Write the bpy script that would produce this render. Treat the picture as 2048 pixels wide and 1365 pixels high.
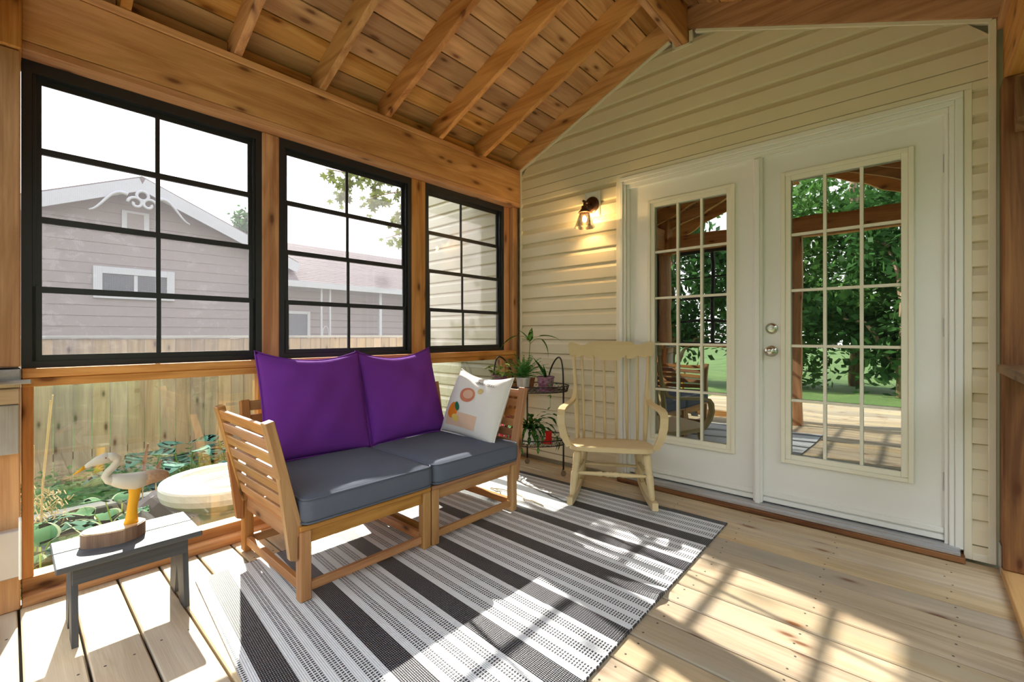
import bpy, bmesh, math, random
from mathutils import Vector, Matrix, Euler, Quaternion
random.seed(7)
S = bpy.context.scene
for o in list(bpy.data.objects): bpy.data.objects.remove(o)
COL = S.collection

# ------------------------------------------------------------------ camera
cam = bpy.data.cameras.new('camera'); camo = bpy.data.objects.new('camera', cam); COL.objects.link(camo)
camo.location = (2.613, -3.035, 1.065)
camo.rotation_euler = (math.pi/2, 0, math.atan(813/905))
cam.sensor_width = 36; cam.lens = 36*905/2048; cam.shift_y = -12.5/2048
cam.clip_start = 0.02; cam.clip_end = 200
S.camera = camo
# ------------------------------------------------------------------ sky, sun, exposure
W = bpy.data.worlds.new('sky'); S.world = W; W.use_nodes = True
nt = W.node_tree; nt.nodes.clear()
wo = nt.nodes.new('ShaderNodeOutputWorld'); bg = nt.nodes.new('ShaderNodeBackground')
tc = nt.nodes.new('ShaderNodeTexCoord'); sx = nt.nodes.new('ShaderNodeSeparateXYZ'); cr = nt.nodes.new('ShaderNodeValToRGB')
nt.links.new(tc.outputs['Generated'], sx.inputs[0]); nt.links.new(sx.outputs[2], cr.inputs[0])
cr.color_ramp.elements[0].position = 0.0; cr.color_ramp.elements[0].color = (1.0, 0.97, 0.93, 1)
cr.color_ramp.elements[1].position = 0.9; cr.color_ramp.elements[1].color = (0.72, 0.84, 1.0, 1)
nt.links.new(cr.outputs[0], bg.inputs[0]); bg.inputs[1].default_value = 1.25
nt.links.new(bg.outputs[0], wo.inputs[0])
sun = bpy.data.lights.new('sun', 'SUN'); suno = bpy.data.objects.new('sun', sun); COL.objects.link(suno)
sun.energy = 6.0; sun.angle = math.radians(0.6); sun.color = (1.0, 0.93, 0.82)
SUNDIR = Vector((1, -0.215, -0.735)).normalized()
suno.rotation_euler = SUNDIR.to_track_quat('-Z', 'Y').to_euler(); suno.location = (-8, 2, 8)
S.view_settings.view_transform = 'Standard'; S.view_settings.look = 'None'
S.view_settings.gamma = 1; S.view_settings.use_curve_mapping = False
S.view_settings.exposure = 1.8

# ------------------------------------------------------------------ material helpers
def newmat(name):
    m = bpy.data.materials.new(name); m.use_nodes = True
    nt = m.node_tree; nt.nodes.clear()
    out = nt.nodes.new('ShaderNodeOutputMaterial'); p = nt.nodes.new('ShaderNodeBsdfPrincipled')
    nt.links.new(p.outputs[0], out.inputs[0])
    return m, nt, p, out
def setin(nt, sock, v):
    if hasattr(v, 'is_output') or isinstance(v, bpy.types.NodeSocket): nt.links.new(v, sock)
    else: sock.default_value = v
def mth(nt, op, a, b=0.0, c=None):
    n = nt.nodes.new('ShaderNodeMath'); n.operation = op
    setin(nt, n.inputs[0], a); setin(nt, n.inputs[1], b)
    if c is not None: setin(nt, n.inputs[2], c)
    return n.outputs[0]
def mixc(nt, f, a, b, mode='MIX'):
    n = nt.nodes.new('ShaderNodeMix'); n.data_type = 'RGBA'; n.blend_type = mode
    setin(nt, n.inputs[0], f); setin(nt, n.inputs[6], a); setin(nt, n.inputs[7], b)
    return n.outputs[2]
def c4(c): return (c[0], c[1], c[2], 1)
def noise(nt, vec, scale=1, detail=3, rough=.5, dist=0):
    n = nt.nodes.new('ShaderNodeTexNoise'); nt.links.new(vec, n.inputs['Vector'])
    n.inputs['Scale'].default_value = scale; n.inputs['Detail'].default_value = detail
    n.inputs['Roughness'].default_value = rough; n.inputs['Distortion'].default_value = dist
    return n.outputs[0]
def ramp(nt, f, stops):
    n = nt.nodes.new('ShaderNodeValToRGB'); nt.links.new(f, n.inputs[0])
    el = n.color_ramp.elements
    while len(el) < len(stops): el.new(.5)
    for e, (p, c) in zip(el, stops): e.position = p; e.color = c4(c)
    return n.outputs[0]
def mapping(nt, vec, scale):
    n = nt.nodes.new('ShaderNodeVectorMath'); n.operation = 'MULTIPLY'
    nt.links.new(vec, n.inputs[0]); n.inputs[1].default_value = scale
    return n.outputs[0]
def objvec(nt, rnd=True):
    t = nt.nodes.new('ShaderNodeTexCoord')
    if not rnd: return t.outputs['Object'], None
    oi = nt.nodes.new('ShaderNodeObjectInfo')
    cx = nt.nodes.new('ShaderNodeCombineXYZ')
    for i, k in enumerate((37., 91., 53.)): nt.links.new(mth(nt, 'MULTIPLY', oi.outputs['Random'], k), cx.inputs[i])
    a = nt.nodes.new('ShaderNodeVectorMath'); nt.links.new(t.outputs['Object'], a.inputs[0]); nt.links.new(cx.outputs[0], a.inputs[1])
    return a.outputs[0], oi.outputs['Random']
def bump(nt, p, h, strength=.2, dist=.004):
    b = nt.nodes.new('ShaderNodeBump'); b.inputs['Strength'].default_value = strength; b.inputs['Distance'].default_value = dist
    nt.links.new(h, b.inputs['Height']); nt.links.new(b.outputs[0], p.inputs['Normal'])
MATS = {}
def wood(name, light, dark, knot=(.10, .035, .012), vary=.25, rough=.6, knots=.4, hue=.02, grain=1.0, grey=None):
    """three variants, one for each grain axis of the local box"""
    res = {}
    for ax in 'xyz':
        m, nt, p, out = newmat(name + '_' + ax)
        v, r = objvec(nt)
        def sc(al, ac): return tuple(al if ax == 'xyz'[i] else ac for i in range(3))
        n1 = noise(nt, mapping(nt, v, sc(1.1, 11*grain)), 1, 5, .55, 1.2)
        n2 = noise(nt, mapping(nt, v, sc(.7, 3)), 1, 2, .5, 0)
        n3 = noise(nt, mapping(nt, v, sc(2.5, 120*grain)), 1, 3, .6, .3)
        f = mth(nt, 'ADD', mth(nt, 'MULTIPLY', n1, .6), mth(nt, 'ADD', mth(nt, 'MULTIPLY', n2, .2), mth(nt, 'MULTIPLY', n3, .2)))
        base = ramp(nt, f, [(.40, dark), (.50, tuple((a+b)/2 for a, b in zip(light, dark))), (.60, light)])
        if grey:
            n4 = noise(nt, mapping(nt, v, sc(.5, 2)), 1.3, 3, .6, .5)
            base = mixc(nt, ramp(nt, n4, [(.45, (0, 0, 0)), (.7, (1, 1, 1))]), base, c4(grey))
        if knots:
            vo = nt.nodes.new('ShaderNodeTexVoronoi'); vo.voronoi_dimensions = '2D'; vo.inputs['Scale'].default_value = 1
            sp_ = nt.nodes.new('ShaderNodeSeparateXYZ'); nt.links.new(v, sp_.inputs[0]); o3 = [sp_.outputs[i] for i in range(3)]
            al = o3.pop('xyz'.index(ax)); cv = nt.nodes.new('ShaderNodeCombineXYZ')
            nt.links.new(mth(nt, 'MULTIPLY', al, 3.0), cv.inputs[0]); nt.links.new(mth(nt, 'MULTIPLY', mth(nt, 'ADD', o3[0], o3[1]), 8.0), cv.inputs[1])
            nt.links.new(cv.outputs[0], vo.inputs['Vector'])
            sep = nt.nodes.new('ShaderNodeSeparateColor'); nt.links.new(vo.outputs['Color'], sep.inputs[0])
            on = mth(nt, 'LESS_THAN', sep.outputs[0], knots)
            dd = mth(nt, 'ADD', vo.outputs['Distance'], mth(nt, 'MULTIPLY', mth(nt, 'SUBTRACT', n1, .5), .10))
            k = ramp(nt, dd, [(.05, (1, 1, 1)), (.09, (.6, .6, .6)), (.13, (.28, .28, .28)), (.24, (0, 0, 0))])
            base = mixc(nt, mth(nt, 'MULTIPLY', on, k), base, c4(knot))
        hs = nt.nodes.new('ShaderNodeHueSaturation'); nt.links.new(base, hs.inputs['Color'])
        nt.links.new(mth(nt, 'ADD', 1 - vary/2, mth(nt, 'MULTIPLY', r, vary)), hs.inputs['Value'])
        r2 = mth(nt, 'FRACT', mth(nt, 'MULTIPLY', r, 7.31))
        nt.links.new(mth(nt, 'ADD', .5 - hue/2, mth(nt, 'MULTIPLY', r2, hue)), hs.inputs['Hue'])
        nt.links.new(mth(nt, 'ADD', .88, mth(nt, 'MULTIPLY', mth(nt, 'FRACT', mth(nt, 'MULTIPLY', r, 3.77)), .24)), hs.inputs['Saturation'])
        nt.links.new(hs.outputs[0], p.inputs['Base Color']); p.inputs['Roughness'].default_value = rough; p.inputs['Specular IOR Level'].default_value = .3
        bump(nt, p, mth(nt, 'ADD', n3, n1), .3, .003)
        res[ax] = m
    return res
def plain(name, col, rough=.6, metal=0, var=.06, scale=8, spec=.5, bumps=0, bscale=200):
    m, nt, p, out = newmat(name); v, r = objvec(nt)
    n = noise(nt, v, scale, 3)
    k = mth(nt, 'ADD', 1 - var, mth(nt, 'MULTIPLY', n, 2*var))
    cx = nt.nodes.new('ShaderNodeVectorMath'); cx.operation = 'SCALE'; cx.inputs[0].default_value = col; nt.links.new(k, cx.inputs['Scale'])
    nt.links.new(cx.outputs[0], p.inputs['Base Color'])
    p.inputs['Roughness'].default_value = rough; p.inputs['Metallic'].default_value = metal
    p.inputs['Specular IOR Level'].default_value = spec
    if bumps: bump(nt, p, noise(nt, v, bscale, 2), bumps, .002)
    return m
CEDAR = wood('cedar', (.68, .37, .155), (.40, .175, .058), vary=.28, hue=.014, knot=(.16, .06, .022))
ROOFW = wood('roof_board', (.72, .43, .20), (.44, .22, .085), vary=.5, hue=.008, knots=.5, knot=(.2, .08, .03))
TIMBER = wood('timber', (.70, .37, .155), (.44, .19, .065), vary=.1, hue=.008, knots=.35, knot=(.2, .075, .028))
DECK = wood('deck_wood', (.60, .475, .315), (.41, .295, .175), vary=.28, hue=.006, knots=.3, knot=(.2, .09, .04), grey=(.42, .36, .27))
ACACIA = wood('acacia', (.56, .29, .11), (.36, .155, .05), vary=.2, knots=.12, rough=.45)
FENCEW = wood('fence_wood', (.42, .31, .19), (.28, .20, .12), vary=.3, knots=.4, knot=(.1, .06, .03), hue=.02)
EDGEW = wood('edging_timber', (.11, .115, .10), (.06, .06, .055), vary=.15, knots=.1, rough=.95)
GREYW = wood('weathered_wood', (.42, .41, .38), (.28, .27, .26), vary=.15, knots=.1, knot=(.15, .13, .12))
DARKP = wood('aged_post', (.30, .15, .055), (.13, .055, .02), vary=.2, knots=.6)
STOOLW = wood('painted_stool_wood', (.105, .11, .12), (.06, .065, .075), vary=.1, knots=0, rough=.55)
BARK = wood('bark', (.42, .28, .17), (.18, .10, .06), vary=.1, knots=.2)
SLABTOP = wood('slab_top', (.74, .55, .30), (.58, .38, .17), vary=.1, knots=0)
SIDE = plain('vinyl_siding', (.72, .64, .46), .5, var=.03)
TRIM = plain('vinyl_trim', (.78, .73, .58), .45, var=.02)
WHITE = plain('white_paint', (.80, .80, .76), .4, var=.025, scale=3)
LITEFR = plain('lite_frame_paint', (.80, .77, .64), .4, var=.02)
METALG = plain('galvanised', (.55, .56, .58), .35, .8, var=.1)
CHROME = plain('satin_nickel', (.62, .60, .54), .22, 1.0, var=.03)
BLACKF = plain('black_vinyl', (.018, .02, .027), .35, var=.1)
IRON = plain('dark_iron', (.035, .032, .032), .45, .6, var=.1)
BRONZE = plain('oiled_bronze', (.09, .045, .025), .35, .7, var=.15)
PURPLE = plain('purple_cotton', (.19, .042, .37), .9, var=.08, spec=.15, bumps=.35, bscale=260)
GREYF = plain('charcoal_canvas', (.125, .145, .195), .85, var=.06, spec=.2, bumps=.4, bscale=420)
WHITEF = plain('white_cotton', (.80, .79, .78), .9, var=.03, spec=.1, bumps=.25, bscale=240)
CHAIRP = plain('cream_chair_paint', (.66, .52, .29), .42, var=.07, scale=12)
CONC = plain('pale_concrete', (.66, .60, .52), .85, var=.08, scale=30, bumps=.3, bscale=120)
SOIL = plain('soil', (.055, .035, .022), .95, var=.4, scale=40, bumps=.6, bscale=60)
STONE = plain('garden_stone', (.21, .165, .15), .85, var=.25, scale=9, bumps=.5, bscale=25)
def simple(n, c, r=.6, spec=.3): return plain(n, c, r, var=.1, scale=12, spec=.06 if ('leaf' in n or 'hosta' in n or 'fern' in n) else spec)
LEAFD = simple('leaf_deep', (.035, .13, .025), .6)
LEAFM = simple('leaf_mid', (.10, .24, .05), .65)
LEAFL = simple('leaf_light', (.33, .46, .09), .5)
LEAFB = simple('leaf_blue', (.05, .13, .09), .8)
CREAM = simple('leaf_edge', (.55, .56, .34), .7)
FERN = simple('fern_green', (.07, .24, .06), .5)
DRY = simple('dry_stem', (.55, .42, .22), .8)
def leafmat(name, c, tr=.35):
    m, nt, p, out = newmat(name); v, r = objvec(nt)
    g = nt.nodes.new('ShaderNodeNewGeometry')
    k = mth(nt, 'ADD', .6, mth(nt, 'MULTIPLY', g.outputs['Random Per Island'], .8))
    s = nt.nodes.new('ShaderNodeVectorMath'); s.operation = 'SCALE'; s.inputs[0].default_value = c; nt.links.new(k, s.inputs['Scale'])
    nt.links.new(s.outputs[0], p.inputs['Base Color']); p.inputs['Roughness'].default_value = .55; p.inputs['Specular IOR Level'].default_value = .12
    t = nt.nodes.new('ShaderNodeBsdfTranslucent'); nt.links.new(s.outputs[0], t.inputs[0])
    mx = nt.nodes.new('ShaderNodeMixShader'); mx.inputs[0].default_value = tr
    nt.links.new(p.outputs[0], mx.inputs[1]); nt.links.new(t.outputs[0], mx.inputs[2]); nt.links.new(mx.outputs[0], out.inputs[0])
    return m
TREE1 = leafmat('tree_leaves', (.09, .20, .045)); TREE2 = leafmat('dark_tree_leaves', (.045, .12, .03)); MAPLE = leafmat('maple_leaves', (.16, .19, .05), .35)
COVER = leafmat('ground_cover', (.05, .15, .03))
def glassmat(name, tint=(1, 1, 1), refl=.08, facing=.5, rough=0.0):
    m, nt, p, out = newmat(name); nt.nodes.remove(p)
    t = nt.nodes.new('ShaderNodeBsdfTransparent'); t.inputs[0].default_value = c4(tint)
    g = nt.nodes.new('ShaderNodeBsdfGlossy'); g.inputs['Roughness'].default_value = rough
    fr = nt.nodes.new('ShaderNodeFresnel'); fr.inputs[0].default_value = 1.5
    f = mth(nt, 'MINIMUM', mth(nt, 'ADD', refl, mth(nt, 'MULTIPLY', fr.outputs[0], facing)), .95)
    mx = nt.nodes.new('ShaderNodeMixShader'); nt.links.new(f, mx.inputs[0])
    nt.links.new(t.outputs[0], mx.inputs[1]); nt.links.new(g.outputs[0], mx.inputs[2]); nt.links.new(mx.outputs[0], out.inputs[0])
    return m
GLASS = glassmat('clear_panel', (.95, .97, .95), .04, .8)
LAMPGL = glassmat('lamp_glass', (.98, .98, .97), .03, .8)
def doorglass():
    m, nt, p, out = newmat('door_glass')
    p.inputs['Base Color'].default_value = (.012, .013, .012, 1); p.inputs['Roughness'].default_value = .0
    v, r = objvec(nt, False)
    g = nt.nodes.new('ShaderNodeBsdfGlossy'); g.inputs['Roughness'].default_value = 0.0; g.inputs[0].default_value = (.9, .95, .9, 1)
    b = nt.nodes.new('ShaderNodeBump'); b.inputs['Strength'].default_value = .05; b.inputs['Distance'].default_value = .02
    nt.links.new(noise(nt, mapping(nt, v, (2.2, 1, 5)), 1, 1), b.inputs['Height']); nt.links.new(b.outputs[0], g.inputs['Normal'])
    mx = nt.nodes.new('ShaderNodeMixShader'); mx.inputs[0].default_value = .36
    nt.links.new(p.outputs[0], mx.inputs[1]); nt.links.new(g.outputs[0], mx.inputs[2]); nt.links.new(mx.outputs[0], out.inputs[0])
    return m
DGLASS = doorglass()
def screenmat():
    m, nt, p, out = newmat('insect_screen'); nt.nodes.remove(p)
    t = nt.nodes.new('ShaderNodeBsdfTransparent')
    d = nt.nodes.new('ShaderNodeBsdfDiffuse'); d.inputs[0].default_value = (.2, .2, .22, 1)
    tl = nt.nodes.new('ShaderNodeBsdfTranslucent'); tl.inputs[0].default_value = (.26, .25, .29, 1)
    m1 = nt.nodes.new('ShaderNodeMixShader'); m1.inputs[0].default_value = .6
    nt.links.new(d.outputs[0], m1.inputs[1]); nt.links.new(tl.outputs[0], m1.inputs[2])
    v, r = objvec(nt, False); s = nt.nodes.new('ShaderNodeSeparateXYZ'); nt.links.new(v, s.inputs[0])
    def wv(o): return mth(nt, 'LESS_THAN', mth(nt, 'FRACT', mth(nt, 'MULTIPLY', o, 1/.0032)), .17)
    f = mth(nt, 'MAXIMUM', wv(s.outputs[1]), wv(s.outputs[2]))
    mx = nt.nodes.new('ShaderNodeMixShader'); nt.links.new(f, mx.inputs[0])
    nt.links.new(t.outputs[0], mx.inputs[1]); nt.links.new(m1.outputs[0], mx.inputs[2]); nt.links.new(mx.outputs[0], out.inputs[0])
    return m
SCREEN = screenmat()

# ------------------------------------------------------------------ mesh helpers
class MB:
    def __init__(s): s.v = []; s.f = []; s.mi = []; s.cur = 0
    def add(s, vs, fs):
        n = len(s.v); s.v += [tuple(p) for p in vs]
        for f in fs: s.f.append(tuple(n+i for i in f)); s.mi.append(s.cur)
        return s
    def box(s, x0, x1, y0, y1, z0, z1):
        return s.add([(x, y, z) for z in (z0, z1) for y in (y0, y1) for x in (x0, x1)],
                     [(0, 2, 3, 1), (4, 5, 7, 6), (0, 1, 5, 4), (2, 6, 7, 3), (0, 4, 6, 2), (1, 3, 7, 5)])
    def prism(s, poly, ax, a, b):
        n = len(poly)
        def P(p, t): return {'x': (t, p[0], p[1]), 'y': (p[0], t, p[1]), 'z': (p[0], p[1], t)}[ax]
        vs = [P(p, a) for p in poly] + [P(p, b) for p in poly]
        fs = [tuple(range(n)), tuple(range(2*n-1, n-1, -1))] + [(i, i+n, (i+1) % n+n, (i+1) % n) for i in range(n)]
        return s.add(vs, fs)
    def tube(s, pts, r, n=8, closed=False, cap=True):
        pts = [Vector(p) for p in pts]; m = len(pts)
        rs = r if isinstance(r, (list, tuple)) else [r]*m
        rings = []; up = None
        for i, p in enumerate(pts):
            if closed: t = pts[(i+1) % m]-pts[i-1]
            else: t = pts[min(i+1, m-1)]-pts[max(i-1, 0)]
            t.normalize()
            if up is None:
                up = Vector((0, 0, 1)) if abs(t.z) < .9 else Vector((1, 0, 0))
            a = t.cross(up)
            if a.length < 1e-5: a = t.cross(Vector((0, 1, 0)))
            a.normalize(); b = a.cross(t); up = b
            rings.append([p + (a*math.cos(k*2*math.pi/n)+b*math.sin(k*2*math.pi/n))*rs[i] for k in range(n)])
        vs = [q for rg in rings for q in rg]; fs = []
        for i in range(m if closed else m-1):
            j = (i+1) % m
            for k in range(n): fs.append((i*n+k, i*n+(k+1) % n, j*n+(k+1) % n, j*n+k))
        if cap and not closed: fs += [tuple(range(n-1, -1, -1)), tuple((m-1)*n+k for k in range(n))]
        return s.add(vs, fs)
    def lathe(s, prof, n=24, c=(0, 0, 0), M=None, cap=True):
        vs = [];
        for r, z in prof:
            for k in range(n):
                a = 2*math.pi*k/n; v = Vector((r*math.cos(a), r*math.sin(a), z))
                if M: v = M @ v
                vs.append(v+Vector(c))
        fs = [(i*n+k, i*n+(k+1) % n, (i+1)*n+(k+1) % n, (i+1)*n+k) for i in range(len(prof)-1) for k in range(n)]
        if cap: fs += [tuple(range(n-1, -1, -1)), tuple((len(prof)-1)*n+k for k in range(n))]
        return s.add(vs, fs)
    def grid(s, fn, nu, nv):
        vs = [fn(i/nu, j/nv) for i in range(nu+1) for j in range(nv+1)]
        return s.add(vs, [(i*(nv+1)+j, (i+1)*(nv+1)+j, (i+1)*(nv+1)+j+1, i*(nv+1)+j+1) for i in range(nu) for j in range(nv)])
    def ribbon(s, path, w, t, side):
        """flat bar swept along path: w across `side`, t thick"""
        pts = [Vector(p) for p in path]; m = len(pts); vs = []
        for i, p in enumerate(pts):
            tg = (pts[min(i+1, m-1)]-pts[max(i-1, 0)]).normalized()
            sd = Vector(side(i) if callable(side) else side).normalized(); sd = (sd - tg*sd.dot(tg)).normalized(); nn = tg.cross(sd)
            ww = w[i] if isinstance(w, (list, tuple)) else w
            for a, b in ((-1, -1), (1, -1), (1, 1), (-1, 1)): vs.append(p+sd*a*ww/2+nn*b*t/2)
        fs = [(i*4+k, i*4+(k+1) % 4, i*4+4+(k+1) % 4, i*4+4+k) for i in range(m-1) for k in range(4)]
        fs += [(3, 2, 1, 0), tuple((m-1)*4+k for k in range(4))]
        return s.add(vs, fs)
    def mesh(s, name, mats, smooth=False):
        me = bpy.data.meshes.new(name); me.from_pydata(s.v, [], s.f)
        for m in (mats if isinstance(mats, (list, tuple)) else [mats]): me.materials.append(m)
        for p, k in zip(me.polygons, s.mi): p.material_index = k
        bm = bmesh.new(); bm.from_mesh(me); bmesh.ops.recalc_face_normals(bm, faces=bm.faces); bm.to_mesh(me); bm.free()
        if smooth:
            for p in me.polygons: p.use_smooth = True
        me.update(); return me
    def build(s, name, mats, parent=None, loc=(0, 0, 0), smooth=False, rot=None):
        if isinstance(mats, dict): mats = mats['x']
        o = link(name, s.mesh(name, mats, smooth), parent, loc)
        if rot: o.rotation_euler = rot
        return o
def link(name, data, parent=None, loc=(0, 0, 0)):
    o = bpy.data.objects.new(name, data); COL.objects.link(o); o.location = loc
    if parent: o.parent = parent
    return o
def tag(o, label=None, cat=None, group=None, kind=None):
    if label: o['label'] = label
    if cat: o['category'] = cat
    if group: o['group'] = group
    if kind: o['kind'] = kind
    return o
def thing(name, label, cat, loc=(0, 0, 0), rz=0, group=None):
    o = link(name, None, None, loc); o.rotation_euler = (0, 0, rz); o.empty_display_size = .1
    return tag(o, label, cat, group)
_bc = {}
def boxmesh(sx, sy, sz, bev, mat):
    k = (round(sx, 4), round(sy, 4), round(sz, 4), bev, mat.name)
    if k not in _bc:
        bm = bmesh.new(); bmesh.ops.create_cube(bm, size=1)
        for v in bm.verts: v.co = Vector((v.co.x*sx, v.co.y*sy, v.co.z*sz))
        if bev: bmesh.ops.bevel(bm, geom=bm.edges[:], offset=min(bev, .3*min(sx, sy, sz)), segments=1, affect='EDGES')
        me = bpy.data.meshes.new('board'); bm.to_mesh(me); bm.free(); me.materials.append(mat); _bc[k] = me
    return _bc[k]
def pick(mat, sx, sy, sz):
    if not isinstance(mat, dict): return mat
    return mat['x' if sx >= max(sy, sz) else ('y' if sy >= sz else 'z')]
def board(name, parent, mat, x0, x1, y0, y1, z0, z1, bev=.003):
    sx, sy, sz = x1-x0, y1-y0, z1-z0
    return link(name, boxmesh(sx, sy, sz, bev, pick(mat, sx, sy, sz)), parent, ((x0+x1)/2, (y0+y1)/2, (z0+z1)/2))
def beam(name, parent, mat, p0, p1, w, h, up=(0, 0, 1), bev=.003):
    """box from p0 to p1, h along `up`, w across"""
    p0, p1, up = Vector(p0), Vector(p1), Vector(up); X = (p1-p0); L = X.length; X.normalize()
    Y = up.cross(X).normalized(); Z = X.cross(Y)
    m = mat['x'] if isinstance(mat, dict) else mat
    o = link(name, boxmesh(L, w, h, bev, m), parent)
    M = Matrix((X, Y, Z)).transposed().to_4x4(); M.translation = (p0+p1)/2
    o.matrix_local = M
    return o
def struct(name, mb, mat):
    o = mb.build(name, mat); o['kind'] = 'structure'; return o

# ================================================================== SETTING
GZ = -0.42
# ---- ground
m, nt, p, out = newmat('ground_grass'); v, r = objvec(nt, False)
g1 = noise(nt, v, 1.1, 4); g2 = noise(nt, v, 30, 3)
bc = ramp(nt, mth(nt, 'ADD', mth(nt, 'MULTIPLY', g1, .5), mth(nt, 'MULTIPLY', g2, .5)), [(.35, (.045, .10, .02)), (.6, (.12, .20, .045)), (.75, (.22, .27, .08))])
nt.links.new(bc, p.inputs['Base Color']); p.inputs['Roughness'].default_value = .9; bump(nt, p, g2, .6, .03)
struct('ground', MB().box(-60, 60, -60, 60, GZ-.2, GZ), m)
# ---- floor: one child for each deck board
floor = struct('floor', MB().box(-.14, 3.02, -5.2, .05, -.22, -.03), plain('joist_shadow', (.05, .035, .02)))
ys = [-.02, -.1] + [-.1-.1455*k for k in range(1, 36)]
for a, b in zip(ys, ys[1:]):
    if b < -3.2: board('plank', floor, DECK, -.1, 4.6, b+.006, a-.002, -.027, 0, .004)
    elif -1.0 > a > -1.1:
        board('plank', floor, DECK, .0, 2.24, b+.006, a-.002, -.027, 0, .004); board('plank', floor, DECK, 2.243, 3.0, b+.006, a-.002, -.027, 0, .004)
    else: board('plank', floor, DECK, -.02, 3.0, b+.006, a-.002, -.027, 0, .004)
mb = MB(); rs_ = random.Random(4)
for a, b in zip(ys, ys[1:]):
    for x in (.25, .66, 1.07, 1.48, 1.89, 2.30, 2.71):
        for y_ in (a-.03, b+.035):
            xx, yy = x+rs_.uniform(-.012, .012), y_+rs_.uniform(-.006, .006)
            mb.lathe([(.0042, .0002), (.0036, .0006), (0, .0006)], 7, (xx, yy, 0), cap=False)
o = mb.build('screw_heads', plain('screw_dark', (.06, .045, .035), .6), floor); o['kind'] = 'stuff'
# ---- house wall with siding
house = MB().box(-1.6, 5.2, .07, 4.2, GZ, 3.35)
wall_back = struct('wall_back', house, SIDE)
CH = .118
def course(x0b, x0t, x1b, x1t, z, zt=None):
    zt = zt or z+CH
    f = (zt-z)/CH
    pr = [(.05, z), (.002, z), (-.022, z+.006), (-.024, z+min(f, .68)*CH), (-.002, zt), (.05, zt)]
    mb = MB(); n = len(pr); L = []; R = []
    for y, zz in pr:
        q = (zz-z)/(zt-z); L.append((x0b+(x0t-x0b)*q, y, zz)); R.append((x1b+(x1t-x1b)*q, y, zz))
    mb.add(L+R, [tuple(range(n-1, -1, -1)), tuple(range(n, 2*n))] + [(i, (i+1) % n, (i+1) % n+n, i+n) for i in range(n)])
    mb.build('siding', SIDE, wall_back)
def rk(z): return max(.012, (z-2.508)/.417)
for k in range(-8, 22):
    z = 2.44-CH*k; zt = z+CH
    if z > 3.02: continue
    if z < .05 and z+CH > .02: z = .028
    if z < 0: continue
    if zt <= 2.2465:
        course(.012, .012, .962, .962, z, zt); course(2.786, 2.786, 2.862, 2.862, z, zt)
    elif z < 2.2465:
        course(.012, .012, .962, .962, z, 2.2465); course(2.786, 2.786, 2.862, 2.862, z, 2.2465)
        course(.012, .012, 2.862, 2.862, 2.2465, zt)
    else:
        a, b = rk(z), rk(zt)
        if b < 1.36: course(a, b, 2.873-a, 2.873-b, z, zt)
        elif a < 1.36: course(a, 1.36, 2.873-a, 1.515, z, min(zt, 3.0))
for k in range(-5, 25):      # the same siding outside, beyond the window wall
    z = 2.44-CH*k
    if z > GZ: course(-1.6, -1.6, -.175, -.175, z)
board('corner_trim', wall_back, TRIM, -1.66, -1.57, -.03, .02, GZ, 3.3)
# trims of the siding
def tb(*a): return board('siding_trim', wall_back, TRIM, *a, .002)
tb(.002, .022, -.026, .0, .02, 2.515); tb(2.852, 2.878, -.026, .0, .012, 2.51); tb(2.772, 2.80, -.026, .0, .012, 2.218)
tb(2.80, 2.852, -.026, .0, .012, .045)
tb(.947, .975, -.026, .0, .03, 2.219); tb(.947, 2.80, -.026, .0, 2.219, 2.247)
for s in (0, 1):
    f = (lambda x: x) if s == 0 else (lambda x: 2.874-x)
    beam('siding_trim', wall_back, TRIM, (f(.01), -.014, 2.505), (f(1.35), -.014, 2.505+.417*1.34), .026, .022)
tb(1.37, 1.505, -.026, 0, 2.982, 3.004); tb(1.37, 1.393, -.026, 0, 2.99, 3.08); tb(1.482, 1.505, -.026, 0, 2.99, 3.08)
# ---- french doors
trim1 = struct('trim_1', MB().box(.976, 1.046, .02, .07, .0, 2.2).box(2.706, 2.771, .02, .07, .0, 2.2).box(1.046, 2.706, .02, .07, 2.13, 2.2), WHITE)
board('sill_plate', trim1, METALG, 1.0, 2.76, -.055, .05, .035, .058); board('sill_nose', trim1, METALG, 1.0, 2.76, -.075, -.055, .03, .046)
board('sill_board', trim1, DARKP, .985, 2.775, -.085, .02, .004, .03)
for a, b, y0, y1, zt in ((.976, 1.003, -.034, .02, 2.186), (1.003, 1.024, -.026, .02, 2.162), (1.024, 1.046, -.012, .03, 2.13), (2.742, 2.771, -.034, .02, 2.186), (2.722, 2.742, -.026, .02, 2.162), (2.706, 2.722, -.012, .03, 2.13)):
    board('casing', trim1, WHITE, a, b, y0, y1, .05, zt)
for a, b, y0, y1, x0, x1 in ((2.186, 2.216, -.034, .02, .976, 2.771), (2.162, 2.186, -.026, .02, 1.003, 2.742), (2.13, 2.162, -.012, .03, 1.024, 2.722)):
    board('casing', trim1, WHITE, x0, x1, y0, y1, a, b)
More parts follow.
